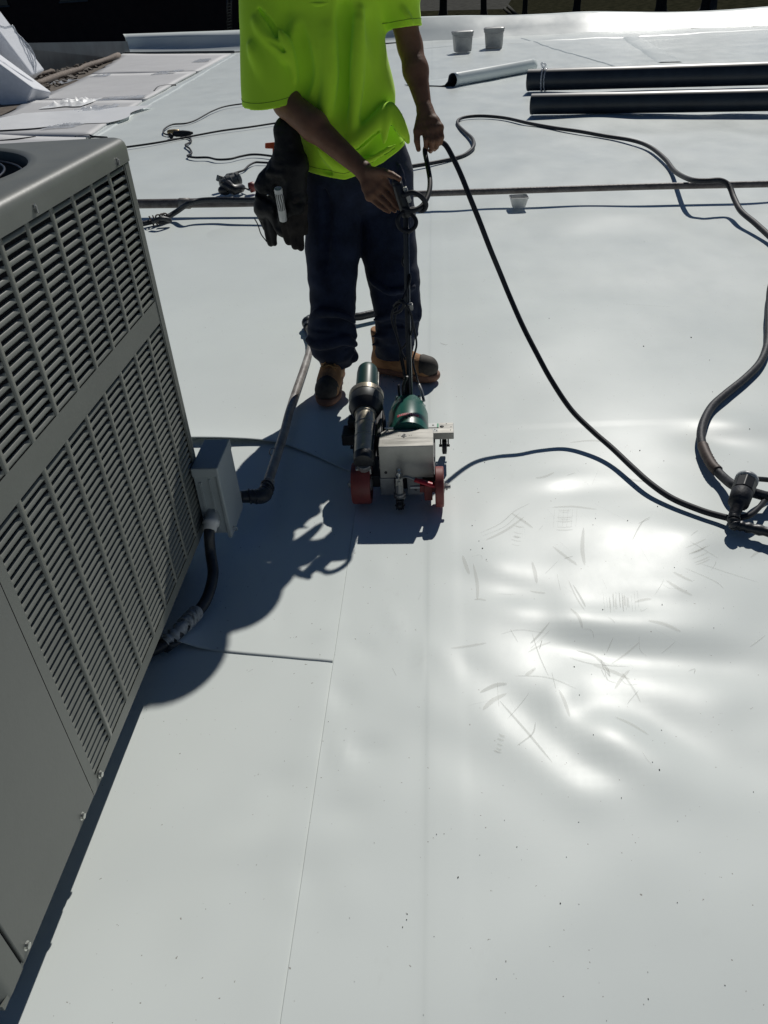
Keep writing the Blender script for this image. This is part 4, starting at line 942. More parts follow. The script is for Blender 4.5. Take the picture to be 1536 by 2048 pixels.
# steel housing with a chamfered rear left corner
x0, x1, yf, yb, z0, z1 = -.197, -.024, 2.098, 2.208, .083, .2
plan = [(x0, yf), (x1, yf), (x1, yb), (x0 + .018, yb), (x0, yb - .022)]
m_ = MB(); n_ = len(plan); m_.add([(x, y, z0) for x, y in plan] + [(x, y, z1) for x, y in plan], [tuple(range(n_))[::-1], tuple(range(n_, 2 * n_))] + [(i, (i + 1) % n_, n_ + (i + 1) % n_, n_ + i) for i in range(n_)])
hs = part('housing', m_, 'steel', .0022)
m_ = MB(); m_.ring((-.118, 2.165, z1 + .0006), (0, 0, 1), .0075, .0016, 20, 6); m_.build('port_ring', M['steel_d'], hs)
m_ = MB(); m_.cyl((-.118, 2.165, z1 + .0002), (-.118, 2.165, z1 + .0012), .0068, n=18); m_.build('port', M['blk'], hs, smooth=False)
for dx, dy in ((-.017, 0), (.017, .001), (.0, .013), (.0, -.013), (.024, .002)):
    m_ = MB(); m_.cyl((-.118 + dx, 2.165 + dy, z1 + .0002), (-.118 + dx, 2.165 + dy, z1 + .0009), .0012, n=8); m_.build('scale_dot', M['blk'], hs, smooth=False)
m_ = MB(); m_.cyl((-.178, yf - .0015, .105), (-.178, yf + .002, .105), .005, n=14); m_.build('screw', M['blk'], hs, smooth=False)
# lower front plates
m_ = MB(); m_.box2((-.199, 2.101, .016), (-.152, 2.16, .080)); part('front_plate', m_, 'steel_d', .0015)
m_ = MB(); m_.box2((-.112, 2.103, .014), (-.062, 2.15, .080)); fp = part('front_plate', m_, 'steel_d', .0015)
for z in (.038, .069):
    m_ = MB(); m_.cyl((-.084, 2.0995, z), (-.084, 2.106, z), .0055, n=14); m_.build('bolt', M['blk'], fp, smooth=False)
m_ = MB(); m_.box2((-.235, 2.12, .035), (-.02, 2.36, .080)); m_.box2((-.20, 2.13, .02), (-.06, 2.30, .04)); part('chassis', m_, 'blk', .004)
# wheels
def wheel(c, r, wd, name='wheel', m='redwheel'):
    m_ = MB(); c = np.array(c); m_.lathe(c - [wd / 2, 0, 0], (1, 0, 0), [(0, r * .80), (.001, r * .965), (wd * .12, r), (wd * .88, r), (wd - .001, r * .965), (wd, r * .80), (wd * .9, r * .78)], 40)
    w_ = part(name, m_, m, smooth=True, auto=35)
    m_ = MB(); m_.lathe(c - [wd / 2 + .003, 0, 0], (1, 0, 0), [(0, r * .2), (.003, r * .36), (wd + .003, r * .36), (wd + .006, r * .2)], 20); m_.build('hub', M['steel_d'], w_, auto=35)
wheel((-.007, 2.068, .066), .0655, .028)
wheel((-.257, 2.095, .0685), .068, .062)
m_ = MB(); m_.cyl((-.10, 2.068, .066), (.026, 2.068, .066), .007, n=12); m_.lathe((.012, 2.068, .066), (1, 0, 0), [(0, .012), (.006, .012), (.007, .007), (.016, .006)], 8); part('axle', m_, 'steel_d')
m_ = MB(); m_.box2((-.056, 2.055, .022), (-.030, 2.082, .078)); m_.box2((-.07, 2.06, .05), (-.022, 2.079, .075)); part('axle_block', m_, 'redwheel', .002)
m_ = MB(); m_.lathe((-.2925, 2.095, .066), (-1, 0, 0), [(0, .012), (.008, .012), (.009, .006), (.012, .005)], 8); part('axle_nut', m_, 'steel_d')
# toggle clamp with red grip and guide castor
tg = np.array([-.134, 2.062, .0])
m_ = MB(); m_.box2(tg + [-.012, -.008, .052], tg + [.011, .018, .108]); m_.box2(tg + [-.005, -.012, .065], tg + [.004, .0, .100]); part('clamp_block', m_, 'steel', .0025)
m_ = MB(); m_.lathe(tg + [-.001, .0, .030], (0, 0, 1), [(0, .014), (.003, .019), (.008, .019), (.009, .0155), (.014, .0155), (.015, .0185), (.020, .0185), (.021, .012), (.05, .012)], 20); part('clamp_collar', m_, 'steel_d', smooth=True, auto=40)
m_ = MB(); m_.lathe(tg + [-.001, -.002, .100], (0, -.1, 1), [(0, .005), (.018, .005), (.019, .0085), (.028, .0085), (.032, .005), (.040, .0075), (.045, .004)], 14); part('clamp_pin', m_, 'zinc', smooth=True, auto=40)
m_ = MB(); m_.ring(tg + [-.002, -.010, .124], (0, 1, .2), .0055, .0022, 16, 6); part('clamp_eye', m_, 'zinc', smooth=True)
lv = catmull([tg + [.004, -.004, .108], tg + [.022, -.010, .117], tg + [.040, -.014, .113], tg + [.056, -.018, .106]], 5)
m_ = MB(); m_.tube(lv, [.0075, .0065, .006, .007], 8, flat=.45); part('lever', m_, 'steel', smooth=True)
gp_ = catmull([tg + [.050, -.016, .108], tg + [.075, -.022, .103], tg + [.108, -.028, .094], tg + [.136, -.030, .089]], 6)
m_ = MB(); m_.tube(gp_, [.0098, .0106, .0112, .0104, .0066], 12, flat=.62); m_.ball(gp_[-1], (.006, .005, .006)); part('lever_grip', m_, 'redgrip', smooth=True)
m_ = MB(); m_.box2(tg + [-.013, -.030, .004], tg + [-.009, -.004, .034]); m_.box2(tg + [.008, -.030, .004], tg + [.012, -.004, .034]); m_.box2(tg + [-.013, -.028, .028], tg + [.012, .002, .036]); part('castor_fork', m_, 'blk', .0015)
m_ = MB(); m_.lathe(tg + [-.008, -.022, .0165], (1, 0, 0), [(0, .010), (.001, .0155), (.015, .0155), (.016, .010)], 20); m_.cyl(tg + [-.017, -.022, .0165], tg + [.016, -.022, .0165], .003, n=8); part('castor_wheel', m_, 'blk', smooth=True, auto=35)
# drive motor, dark green, lying back
mc = np.array([-.107, 2.216, .156]); axm = _n(np.array([-.02, 1, .09]))
m_ = MB(); m_.lathe(mc, axm, [(0, .062), (.004, .068), (.040, .069), (.042, .0675), (.138, .0675), (.142, .066), (.185, .059), (.203, .052), (.205, .047), (.212, .046), (.214, .038), (.222, .036)], 40)
mo = part('motor', m_, 'green', smooth=True, auto=28)
for a in range(8):
    t = a * math.pi / 4; u = np.cross(axm, [0, 0, 1]); v = np.cross(axm, u); c = mc + axm * .196 + (math.cos(t) * u + math.sin(t) * v) * .0535
    m_ = MB(); m_.box(c, (.012, .03, .008), Ry(t)); m_.build('vent_rib', M['dgreen'], mo, smooth=False, bevel=.002)
def on_motor(t, a, r=.0682):
    u = _n(np.cross(axm, [0, 0, 1])); v = np.cross(u, axm); return mc + axm * t + r * (math.sin(a) * u + math.cos(a) * v)
m_ = MB(); n_ = 26; V_ = []
for i in range(n_):
    a = -.52 + 1.10 * i / (n_ - 1)
    V_ += [on_motor(.044, a, .0683), on_motor(.058, a, .0683)]
m_.add(V_, [(2 * i, 2 * i + 2, 2 * i + 3, 2 * i + 1) for i in range(n_ - 1)]); m_.build('name_strip', M['lab_red'], mo)
m_ = MB()
for k in range(10):
    a = -.40 + .088 * k; w_ = .030
    V_ = [on_motor(t, q, .0686) for t, q in ((.0485, a), (.0485, a + w_), (.0545, a + w_), (.0545, a))]; m_.add(V_, [(0, 1, 2, 3)])
for a, b in ((.0445, .0452), (.0568, .0575)):
    V_ = []
    for i in range(n_): q = -.515 + 1.09 * i / (n_ - 1); V_ += [on_motor(a, q, .0686), on_motor(b, q, .0686)]
    m_.add(V_, [(2 * i, 2 * i + 2, 2 * i + 3, 2 * i + 1) for i in range(n_ - 1)])
m_.build('name_lettering', M['label'], mo)
m_ = MB(); m_.cyl(on_motor(.028, -.02, .066), on_motor(.028, -.02, .0705), .004, n=10); m_.build('screw', M['blk'], mo)
# hot-air blower: dark rear motor, grey fan housing, steel tube, black nozzle guard
f0 = np.array([-.243, 2.075, .178]); f1 = np.array([-.252, 2.50, .283]); axb = _n(f1 - f0); LB = np.linalg.norm(f1 - f0)
m_ = MB(); m_.lathe(f0 + axb * .0, axb, [(0, .0255), (.002, .0305), (.12, .0315), (.19, .033), (.192, .036), (.205, .036)], 30); bt = part('air_tube', m_, 'tube_steel', smooth=True, auto=40)
m_ = MB(); m_.ring(f0 + axb * .085, axb, .0318, .0012, 30, 6); m_.ring(f0 + axb * .145, axb, .0328, .0014, 30, 6); m_.build('clamp_ring', M['steel_d'], bt)
m_ = MB(); m_.lathe(f0 + axb * .0, axb, [(-.026, .022), (-.024, .030), (-.002, .0325), (.006, .0325), (.008, .028)], 24); part('nozzle_guard', m_, 'blk', smooth=True, auto=40)
m_ = MB(); m_.box(f0 + [-.004, .004, -.052], (.05, .018, .022)); m_.tube([f0 + [0, -.008, -.015], f0 + [0, .0, -.035], f0 + [0, .01, -.045]], [.026, .022, .018], 14); part('nozzle', m_, 'steel_d', .002)
h0 = f0 + axb * .20
m_ = MB(); m_.lathe(h0, axb, [(0, .034), (.012, .040), (.022, .050), (.032, .056), (.07, .058), (.082, .0565), (.084, .052), (.098, .046), (.104, .040)], 36); fh = part('fan_housing', m_, 'fan_grey', smooth=True, auto=30)
m_ = MB(); m_.lathe(h0, axb, [(.002, .041), (.010, .046), (.022, .0525), (.034, .0575), (.036, .05)], 36); m_.build('front_cone', M['blk'], fh, auto=30)
m_ = MB(); m_.lathe(h0 + axb * .074, axb, [(0, .057), (.002, .0592), (.022, .0592), (.024, .057)], 36); m_.build('rear_band', M['tube_steel'], fh, auto=30)
m_ = MB()
for k in range(26):
    t = -1.0 + k * .08; u = _n(np.cross(axb, [0, 0, 1])); v = np.cross(u, axb)
    for j in range(3): m_.ball(h0 + axb * (.079 + .006 * j) + .0593 * (math.sin(t) * u + math.cos(t) * v), .0011, 5, 4)
m_.build('knurling', M['steel_d'], fh)
m_ = MB(); m_.lathe(h0 + axb * .10, axb, [(0, .038), (.004, .0385), (.115, .0365), (.135, .034), (.148, .026), (.154, .014), (.156, .004)], 32); part('blower_motor', m_, 'dgreen', smooth=True, auto=40)
m_ = MB(); q = _n(np.cross(axb, [0, 0, 1])); m_.tube([h0 + axb * .105 + q * .040, h0 + axb * .22 + q * .038], .0022, 6); part('edge_rod', m_, 'steel', smooth=True)
m_ = MB(); m_.box(h0 + [.045, -.03, -.055], (.02, .13, .09), Rx(.2)); m_.box(h0 + [.030, -.11, -.05], (.012, .14, .075), Rx(.2)); part('blower_bracket', m_, 'blk', .003)
m_ = MB(); m_.tube(catmull([h0 + [.05, .05, .0], h0 + [.062, -.02, -.03], h0 + [.060, -.10, -.055], h0 + [.05, -.16, -.08]], 5), .006, 8); part('hose', m_, 'cord', smooth=True)
m_ = MB(); m_.tube([h0 + [.066, -.075, -.012], h0 + [.094, -.073, -.014]], .003, 6); part('pivot_pin', m_, 'label', smooth=True)
m_ = MB(); m_.tube([h0 + [.075, -.055, -.0], h0 + [.079, -.10, -.045]], .0016, 6); part('tie_rod', m_, 'steel', smooth=True)
# rear weight bar with stickers and support castors
m_ = MB(); m_.box2((-.075, 2.352, .078), (.045, 2.428, .1035)); wb = part('weight_bar', m_, 'steel', .002)
def deck(x0, x1, y0, y1, m, name, z=.1042): 
    m_ = MB(); m_.box2((x0, y0, z - .001), (x1, y1, z)); return m_.build(name, M[m], wb, smooth=False)
deck(-.045, -.006, 2.395, 2.424, 'label', 'sticker'); deck(-.013, -.007, 2.393, 2.420, 'lab_green', 'sticker_band', .1048)
deck(-.045, -.010, 2.362, 2.386, 'label', 'sticker'); deck(-.030, -.027, 2.405, 2.413, 'ink', 'sticker_print', .1047); deck(-.026, -.023, 2.405, 2.413, 'ink', 'sticker_print', .1047)
for k in range(5): deck(-.042 + k * .0065, -.038 + k * .0065, 2.366 + .006 * (k % 2), 2.374 + .006 * (k % 2), 'ink', 'sticker_print', .1047)
deck(-.046, -.008, 2.3875, 2.390, 'ink', 'sticker_print', .1047)
m_ = MB(); m_.cyl((.004, 2.398, .1037), (.004, 2.398, .1046), .007, n=16); m_.build('bolt_hole', M['blk'], wb)
for q in ((.034, 2.372), (.036, 2.395), (.020, 2.418)):
    m_ = MB(); m_.cyl((*q, .1037), (*q, .1044), .0018, n=8); m_.build('rivet', M['blk'], wb)
m_ = MB(); m_.box2((-.345, 2.335, .070), (-.235, 2.415, .112)); m_.box2((-.325, 2.38, .11), (-.265, 2.43, .145)); part('counterweight', m_, 'blk', .005)
for cx in (.012, -.305):
    m_ = MB(); m_.box2((cx - .016, 2.375, .045), (cx - .011, 2.405, .078)); m_.box2((cx + .011, 2.375, .045), (cx + .016, 2.405, .078)); m_.box2((cx - .02, 2.375, .07), (cx + .02, 2.41, .079)); part('castor_fork', m_, 'blk', .001)
    m_ = MB(); m_.lathe((cx - .009, 2.39, .030), (1, 0, 0), [(0, .018), (.002, .029), (.016, .029), (.018, .018)], 22); m_.cyl((cx - .019, 2.39, .032), (cx + .019, 2.39, .032), .005, n=10); part('castor_wheel', m_, 'blk', smooth=True, auto=35)
def WM(px, py, y): return W(px, py, y + .05 * min(1, max(0, (y - 2.44) / .12)))
# handle
hb, hm, ht_ = np.array([-.105, 2.40, .205]), WM(814, 610, 2.51), WM(811, 430, 2.61)
m_ = MB(); m_.tube([hb, hm, ht_], .0085, 4); m_.tube(catmull([hb + [-.02, 0, 0], hb + [-.02, .012, .05], hb + [-.006, .008, .09]], 4), .006, 8); hd = part('handle_bar', m_, 'blk', .001)
m_ = MB(); m_.tube([hb + [.009, -.001, 0], hm + [.009, -.001, 0], ht_ + [.009, -.001, 0]], .0022, 4); m_.build('bar_edge', M['steel_d'], hd)
g0, g1 = WM(813, 428, 2.612), WM(794, 366, 2.625)
m_ = MB(); m_.tube(catmull([g0 - (g1 - g0) * .12, g0, (g0 + g1) / 2 + [.0, -.002, 0], g1], 5), [.012, .0165, .0175, .0185, .017], 14); m_.ball(g1, .0172); part('grip', m_, 'blk', smooth=True)
m_ = MB(); m_.box((g0 + g1) / 2 + [.018, -.004, .012], (.014, .018, .05), Ry(-.3)); part('grip_switch', m_, 'steel_d', .003)
m_ = MB(); m_.tube([hm + [-.01, 0, .0], hm + [.018, -.004, .004]], .006, 8); m_.box(hm + [.014, -.004, -.006], (.012, .014, .02)); part('handle_clamp', m_, 'steel_d', .001)
m_ = MB(); hk = WM(797, 770, 2.42); m_.tube(catmull([hk, hk + [.001, 0, -.035], hk + [.006, .0, -.048], hk + [.016, 0, -.052]], 4), .0045, 8); part('cable_hook', m_, 'cord', smooth=True)
# wires wound round the handle
def wire(pts, r, name='wire', m='cord'):
    m_ = MB(); m_.tube(catmull([WM(*p) for p in pts], 7), r, 7); return part(name, m_, m, smooth=True)
wire([(818, 462, 2.60), (813, 495, 2.585), (805, 525, 2.57), (816, 541, 2.55), (820, 558, 2.53), (812, 583, 2.52), (800, 606, 2.50), (787, 618, 2.49), (784, 640, 2.49), (793, 670, 2.48), (801, 697, 2.47), (807, 730, 2.45), (812, 765, 2.43), (812, 792, 2.41)], .0040)
wire([(794, 604, 2.50), (806, 602, 2.49), (818, 618, 2.48), (825, 640, 2.48), (822, 668, 2.48), (810, 690, 2.48), (800, 705, 2.47), (806, 740, 2.45), (818, 790, 2.41)], .0035)
wire([(820, 622, 2.50), (828, 655, 2.50), (833, 690, 2.50), (826, 722, 2.49), (833, 752, 2.47), (840, 775, 2.44), (847, 800, 2.40)], .0035)
wire([(788, 612, 2.51), (798, 603, 2.49), (808, 608, 2.48), (800, 622, 2.49), (788, 628, 2.50)], .0050, 'wire_loop')
wire([(798, 600, 2.52), (790, 640, 2.50), (799, 690, 2.49), (811, 720, 2.47)], .0030)
wire([(838, 769, 2.445), (843, 782, 2.425), (848, 803, 2.40)], .0052, 'strain_relief', 'steel_d')
# big cord held up by the worker
cdp = [WM(806, 416, 2.603), WM(826, 421, 2.592), W(845, 411, 2.66), W(857, 388, 2.71), W(860, 362, 2.77), W(855, 330, 2.86), W(850, 303, 2.915), W(855, 291, 2.932), W(870, 284, 2.935), W(889, 288, 2.94), W(906, 316, 2.92), W(922, 350, 2.895), W(940, 395, 2.865), W(960, 445, 2.845), W(980, 497, 2.833), W(1001, 548, 2.834), W(1019, 592, 2.81), W(1045, 651, 2.742), W(1073, 706, 2.668), W(1103, 761, 2.605), W(1142, 819, 2.527), W(1185, 862, 2.438), W(1224, 896, 2.35), W(1263, 933, 2.24), W(1301, 967, 2.139), G(1345, 997, .008), G(1400, 1020, .008), G(1440, 1032, .010), G(1475, 1040, .015)]
m_ = MB(); m_.tube(catmull(cdp, 7), [.0085, .0085, .009, .0095, .0095, .0095, .0100, .0100], 10)
tag(m_.build('machine_cord', M['cord']), 'black cord running through the raised hand, drooping in an arc to the round connector', 'cord')
cl = thing('cord_coil', 'black cord loops hanging around the handle grip of the welding machine', 'cord', WM(818, 440, 2.6))
m_ = MB(); m_.tube(catmull([WM(*p) for p in ((806, 391, 2.60), (826, 385, 2.59), (843, 394, 2.59), (852, 409, 2.60), (846, 421, 2.61), (826, 418, 2.605), (808, 424, 2.60))], 6), .0082, 9); m_.build('loop', M['cord'], cl)
m_ = MB(); m_.tube(catmull([WM(*p) for p in ((806, 424, 2.60), (795, 438, 2.59), (800, 456, 2.585), (815, 463, 2.585), (829, 455, 2.59), (832, 441, 2.60), (822, 427, 2.61), (806, 418, 2.61))], 6), .0070, 9); m_.build('loop', M['cord'], cl)

# ================================================================== THE WORKER
man = thing('person', 'worker in neon yellow-green T-shirt and dark trousers steering the welding machine, head above the frame', 'person', (-.27, 3.0, 0))
def WP(px, py, y):
    k = min(1, max(0, (650 - py) / 200)); s_ = .05 + .04 * min(1, max(0, (y - 2.71) / .14)) if y < 2.9 and py < 430 else .09
    if px >= 824 and py < 310 and y < 2.9: s_ = .135
    return W(px, py, y + s_ * k)
# ---------------- body (one surface: head, neck, trunk, arms, hands, legs)
B = SDF((-.70, 2.52, .02), (.12, 3.30, 1.76), .0040)
hd_ = np.array([-.245, 3.035, 1.545])
HR = Rx(math.radians(-24))
def hp(x, y, z): return hd_ + HR @ np.array([x, y, z])          # face looks toward -Y and down
B.cap((-.335, 3.09, 1.33), hp(0, .02, -.08), .060, .055, k=.03)
B.ell(hd_, (.077, .098, .112), HR, k=.01); B.ell(hp(0, .02, .025), (.079, .092, .092), HR, k=.02)
B.ell(hp(0, -.035, -.07), (.052, .052, .045), HR, k=.03)        # jaw
B.cap(hp(0, -.075, -.100), hp(0, -.070, -.098), .020, k=.02)    # chin
B.cap(hp(-.04, -.080, .026), hp(.04, -.080, .026), .012, k=.012)  # brow
for s_ in (-1, 1):
    B.ell(hp(s_ * .031, -.098, .004), (.017, .014, .012), HR, k=.012, mode='sub')
    B.cap(hp(s_ * .050, -.066, -.024), hp(s_ * .030, -.078, -.034), .018, .014, k=.02)   # cheek
    B.ell(hp(s_ * .081, .012, -.008), (.010, .020, .032), HR, k=.006)                      # ear
    B.ell(hp(s_ * .088, .008, -.004), (.006, .010, .018), HR, k=.004, mode='sub')
B.cap(hp(0, -.092, .012), hp(0, -.113, -.028), .008, .013, k=.010)                          # nose
for s_ in (-1, 1): B.cap(hp(s_ * .011, -.104, -.031), hp(s_ * .011, -.100, -.031), .008, k=.006)
B.cap(hp(-.020, -.094, -.054), hp(.020, -.094, -.054), .0075, k=.006); B.cap(hp(-.017, -.092, -.067), hp(.017, -.092, -.067), .0085, k=.006)
B.cap(hp(-.022, -.104, -.0605), hp(.022, -.104, -.0605), .0035, k=.004, mode='sub')
# trunk
shR, shL = WP(537, -18, 3.00), WP(786, -30, 3.03)
B.cap(shR + [.04, 0, -.02], shL + [-.04, 0, -.02], .075, .070, k=.03)
B.cap((-.345, 3.09, 1.26), (-.305, 3.10, .98), .125, .115, k=.03, flat=((0, 1, 0), 1.25)); B.cap((-.305, 3.10, .96), (-.275, 3.10, .86), .13, .13, k=.03, flat=((0, 1, 0), 1.2))
# legs
for hip, kn, an, ft in ((WP(668, 380, 3.02), WP(664, 590, 2.97), (-.445, 3.02, .12), (-.45, 2.86, .05)), (WP(768, 380, 3.05), WP(786, 590, 3.02), (-.235, 3.09, .12), (-.10, 3.02, .05))):
    B.cap(hip, kn, .078, .052, k=.03); B.cap(kn, an, .052, .036, k=.02); B.cap(an, ft, .034, .030, k=.02)
# right arm (reaches for the grip)
elR, wrR = WP(574, 206, 2.885), WP(726, 340, 2.735)
B.cap(shR + [-.01, 0, -.02], elR, .056, .047, k=.03)
fm = elR + (wrR - elR) * .35
B.cap(elR, fm, .047, .0475, k=.02); B.cap(fm, wrR, .0465, .0285, k=.02); B.cap(elR + (wrR - elR) * .15, fm + [.01, -.01, .01], .040, .036, k=.02)
def hand(wr, kn, pip, dip, tip, thumb, rr=.0088, palm=.0135):
    for i, q in enumerate(kn):
        r_ = rr * (1.0, 1.04, 1.0, .88)[i]
        B.cap(wr, q, .022, palm, k=.014)
        B.cap(q, pip[i], r_ * 1.18, r_ * 1.04, k=.006); B.cap(pip[i], dip[i], r_ * 1.02, r_ * .93, k=.003); B.cap(dip[i], tip[i], r_ * .94, r_ * .78, k=.002)
    for i in range(3): B.cap((wr * .35 + kn[i] * .65), (wr * .35 + kn[i + 1] * .65), .0155, k=.012); B.cap(kn[i], kn[i + 1], .0105, k=.008)
    B.cap(thumb[0], thumb[1], .019, .0135, k=.014); B.cap(thumb[1], thumb[2], .0125, .011, k=.004); B.cap(thumb[2], thumb[3], .0108, .0085, k=.003)
hand(wrR,
     [WP(770, 363, 2.675), WP(761, 377, 2.672), WP(750, 388, 2.674), WP(738, 394, 2.680)],
     [WP(787, 384, 2.658), WP(781, 397, 2.652), WP(771, 406, 2.655), WP(758, 411, 2.662)],
     [WP(794, 398, 2.650), WP(789, 409, 2.644), WP(781, 416, 2.646), WP(769, 419, 2.652)],
     [WP(802, 408, 2.643), WP(798, 417, 2.638), WP(790, 422, 2.640), WP(779, 424, 2.646)],
     [WP(744, 345, 2.705), WP(768, 345, 2.665), WP(784, 350, 2.635), WP(799, 358, 2.612)])
# left arm (holds the cord up)
elL, wrL = WP(820, 92, 3.02), WP(850, 221, 2.855)
B.cap(shL + [.01, 0, -.01], elL, .050, .041, k=.03)
fl_ = elL + (wrL - elL) * .38
B.cap(elL, fl_, .0405, .042, k=.02); B.cap(fl_, wrL, .0415, .0245, k=.02)
hand(wrL,
     [WP(849, 262, 2.800), WP(860, 260, 2.792), WP(871, 258, 2.790), WP(880, 255, 2.795)],
     [WP(852, 280, 2.775), WP(864, 282, 2.768), WP(875, 280, 2.767), WP(884, 274, 2.776)],
     [WP(852, 293, 2.785), WP(863, 297, 2.780), WP(873, 294, 2.780), WP(881, 286, 2.786)],
     [WP(852, 301, 2.803), WP(861, 303, 2.800), WP(869, 299, 2.802), WP(876, 290, 2.806)],
     [WP(842, 240, 2.835), WP(834, 262, 2.805), WP(834, 282, 2.795), WP(837, 299, 2.795)], rr=.0092)
# tendons, veins and knuckles
sdf_obj('body', B, M['skin'], man, relax=2)
for s_ in (-1, 1):
    m_ = MB(); m_.ball(hp(s_ * .031, -.078, .003), .0125); m_.build('eye', M['eye'], man)
H_ = SDF(hd_ - .14, hd_ + .15, .005)
H_.ell(hp(0, .018, .030), (.088, .102, .096), HR, k=.01); H_.ell(hp(0, -.115, -.03), (.075, .075, .078), HR, k=.01, mode='sub'); H_.rbox(hp(0, 0, -.09), (.2, .2, .05), .02, HR, k=.01, mode='sub')
H_.addf(lambda X, Y, Z: .0025 * np.sin(X * 190 + 3 * np.sin(Z * 90)) * np.sin(Y * 170 + Z * 60))
sdf_obj('hair', H_, M['hair'], man)

HT = Rx(math.radians(-14)); ht0 = np.array([-.222, 3.10, 1.585]); m_ = MB()  # hat above the frame, added and sized to shape the worker's cast shadow
m_.lathe(ht0, HT @ np.array([0, 0, 1.]), [(-.004, .090), (-.006, .118), (-.012, .142), (-.009, .143), (.002, .118), (.010, .100), (.030, .096), (.075, .088), (.105, .066), (.118, .030), (.120, .004)], 32)
m_.build('shadow_hat', M['hat'], man)
# ---------------- T-shirt
S = SDF((-.72, 2.82, .78), (.05, 3.34, 1.53), .0037)
def sleeve(s, p0, p1, r0, r1, nrm=None, depth=.035, th=.012, k=.03, fl=None):
    p0 = np.array(p0); p1 = np.array(p1); ax = _n(p1 - p0) if nrm is None else _n(np.array(nrm)); m = max(r0, r1) + .07
    sl, (X, Y, Z) = s.region(np.minimum(p0, p1) - m, np.maximum(p0, p1) + m)
    e = p1 + (p1 - p0) * .3; ba = e - p0; L = ba.dot(ba); dx, dy, dz = X - p0[0], Y - p0[1], Z - p0[2]
    t = np.clip((dx * ba[0] + dy * ba[1] + dz * ba[2]) / L, 0, 1)
    ex, ey, ez = dx - t * ba[0], dy - t * ba[1], dz - t * ba[2]
    if fl is not None:
        a = _n(np.array(fl[0], float)); q = ex * a[0] + ey * a[1] + ez * a[2]; f = fl[1] - 1; ex, ey, ez = ex + a[0] * q * f, ey + a[1] * q * f, ez + a[2] * q * f
    rad = r0 + (r1 - r0) * t * 1.3; d = np.sqrt(ex * ex + ey * ey + ez * ez) - rad
    pl_ = (X - p1[0]) * ax[0] + (Y - p1[1]) * ax[1] + (Z - p1[2]) * ax[2]
    d2 = np.maximum(d, pl_); d2 = np.maximum(d2, -np.maximum(d + th, -(pl_ + depth)))
    s.op(sl, d2, k, 'add')
S.cap(WP(655, 10, 3.00), WP(684, 195, 2.995), .178, .182, k=.03, flat=((0, 1, 0), 1.42))
S.cap(WP(684, 195, 2.995), WP(694, 290, 3.0), .183, .172, k=.03, flat=((0, 1, 0), 1.34))
S.cap(WP(694, 290, 3.0), WP(706, 345, 3.0), .172, .182, k=.03, flat=((0, 1, 0), 1.30))
S.cap(WP(700, 345, 3.0), WP(700, 470, 3.0), .185, .19, k=.03, flat=((0, 1, 0), 1.30))
S.cap(shR + [.05, .0, .0], shL + [-.04, 0, .0], .088, .080, k=.05)
S.ell((-.335, 3.01, 1.20), (.13, .07, .12), k=.05)
S.cap(WP(600, 70, 2.92), WP(612, 170, 2.90), .045, .035, k=.04)
sleeve(S, shR + [-.006, 0, .005], WP(544, 202, 2.905), .094, .106, nrm=np.array([.06, .16, -1.0]), fl=((0, 1, 0), 1.12), k=.022)
S.cap(shL + [-.06, 0, .045], shL + [.02, .01, .018], .085, .082, k=.04); sleeve(S, shL + [.0, 0, .0], WP(811, 56, 3.015), .080, .058, nrm=WP(814, 62, 3.015) - shL + [-.03, 0, -.03], k=.035, th=.011)  # first cap is unseen shoulder bulk, added to fill out the cast shadow
# folds: ridges and creases laid over the cloth
def ridge(pts, r, k=.02, mode='add'):
    P_ = catmull([WP(*p) for p in pts], 4)
    for i in range(len(P_) - 1):
        f = math.sin(math.pi * (i + .5) / (len(P_) - 1)) ** .6; S.cap(P_[i], P_[i + 1], r * (.35 + .65 * f), k=k, mode=mode)
ridge([(690, 300, 2.868), (725, 272, 2.862), (760, 240, 2.872), (781, 214, 2.905)], .020, .03)        # overhanging pouf
ridge([(686, 312, 2.862), (722, 288, 2.853), (752, 262, 2.858), (774, 232, 2.876)], .0065, .008, 'sub')
S.cap(WP(752, 250, 2.965), WP(778, 300, 2.965), .054, .064, k=.03, flat=((0, 1, 0), 1.2)); ridge([(778, 217, 2.880), (790, 240, 2.875), (806, 270, 2.880)], .012, .018)
ridge([(777, 218, 2.872), (772, 246, 2.860), (768, 285, 2.862)], .010, .016)
ridge([(784, 214, 2.885), (800, 245, 2.89), (816, 284, 2.90)], .010, .018)
ridge([(520, 20, 2.905), (548, 58, 2.885), (566, 92, 2.868), (584, 140, 2.862), (604, 182, 2.868)], .0070, .010, 'sub')
ridge([(560, 62, 2.868), (578, 100, 2.862), (590, 140, 2.868), (600, 170, 2.872)], .008, .022)
ridge([(510, 40, 2.89), (528, 72, 2.872), (560, 100, 2.866), (574, 118, 2.862)], .006, .024)
ridge([(535, 80, 2.850), (560, 94, 2.851), (572, 108, 2.855)], .0035, .010, 'sub')
ridge([(600, 60, 2.872), (612, 130, 2.862), (607, 186, 2.872)], .010, .035, 'sub')
ridge([(690, 10, 2.895), (690, 90, 2.86), (688, 170, 2.85), (682, 240, 2.85)], .018, .040, 'sub')
ridge([(722, 20, 2.90), (716, 110, 2.868), (712, 190, 2.855), (706, 260, 2.86)], .012, .030)
ridge([(655, 60, 2.875), (660, 150, 2.855), (650, 230, 2.855)], .012, .032)
ridge([(745, 40, 2.91), (762, 110, 2.885), (772, 170, 2.885)], .014, .034, 'sub')
ridge([(640, 300, 2.862), (668, 325, 2.862), (700, 340, 2.862)], .010, .020)
ridge([(615, 300, 2.88), (640, 330, 2.870), (665, 346, 2.868)], .008, .014, 'sub')
ridge([(700, 330, 2.860), (735, 322, 2.858), (790, 290, 2.875)], .008, .018)
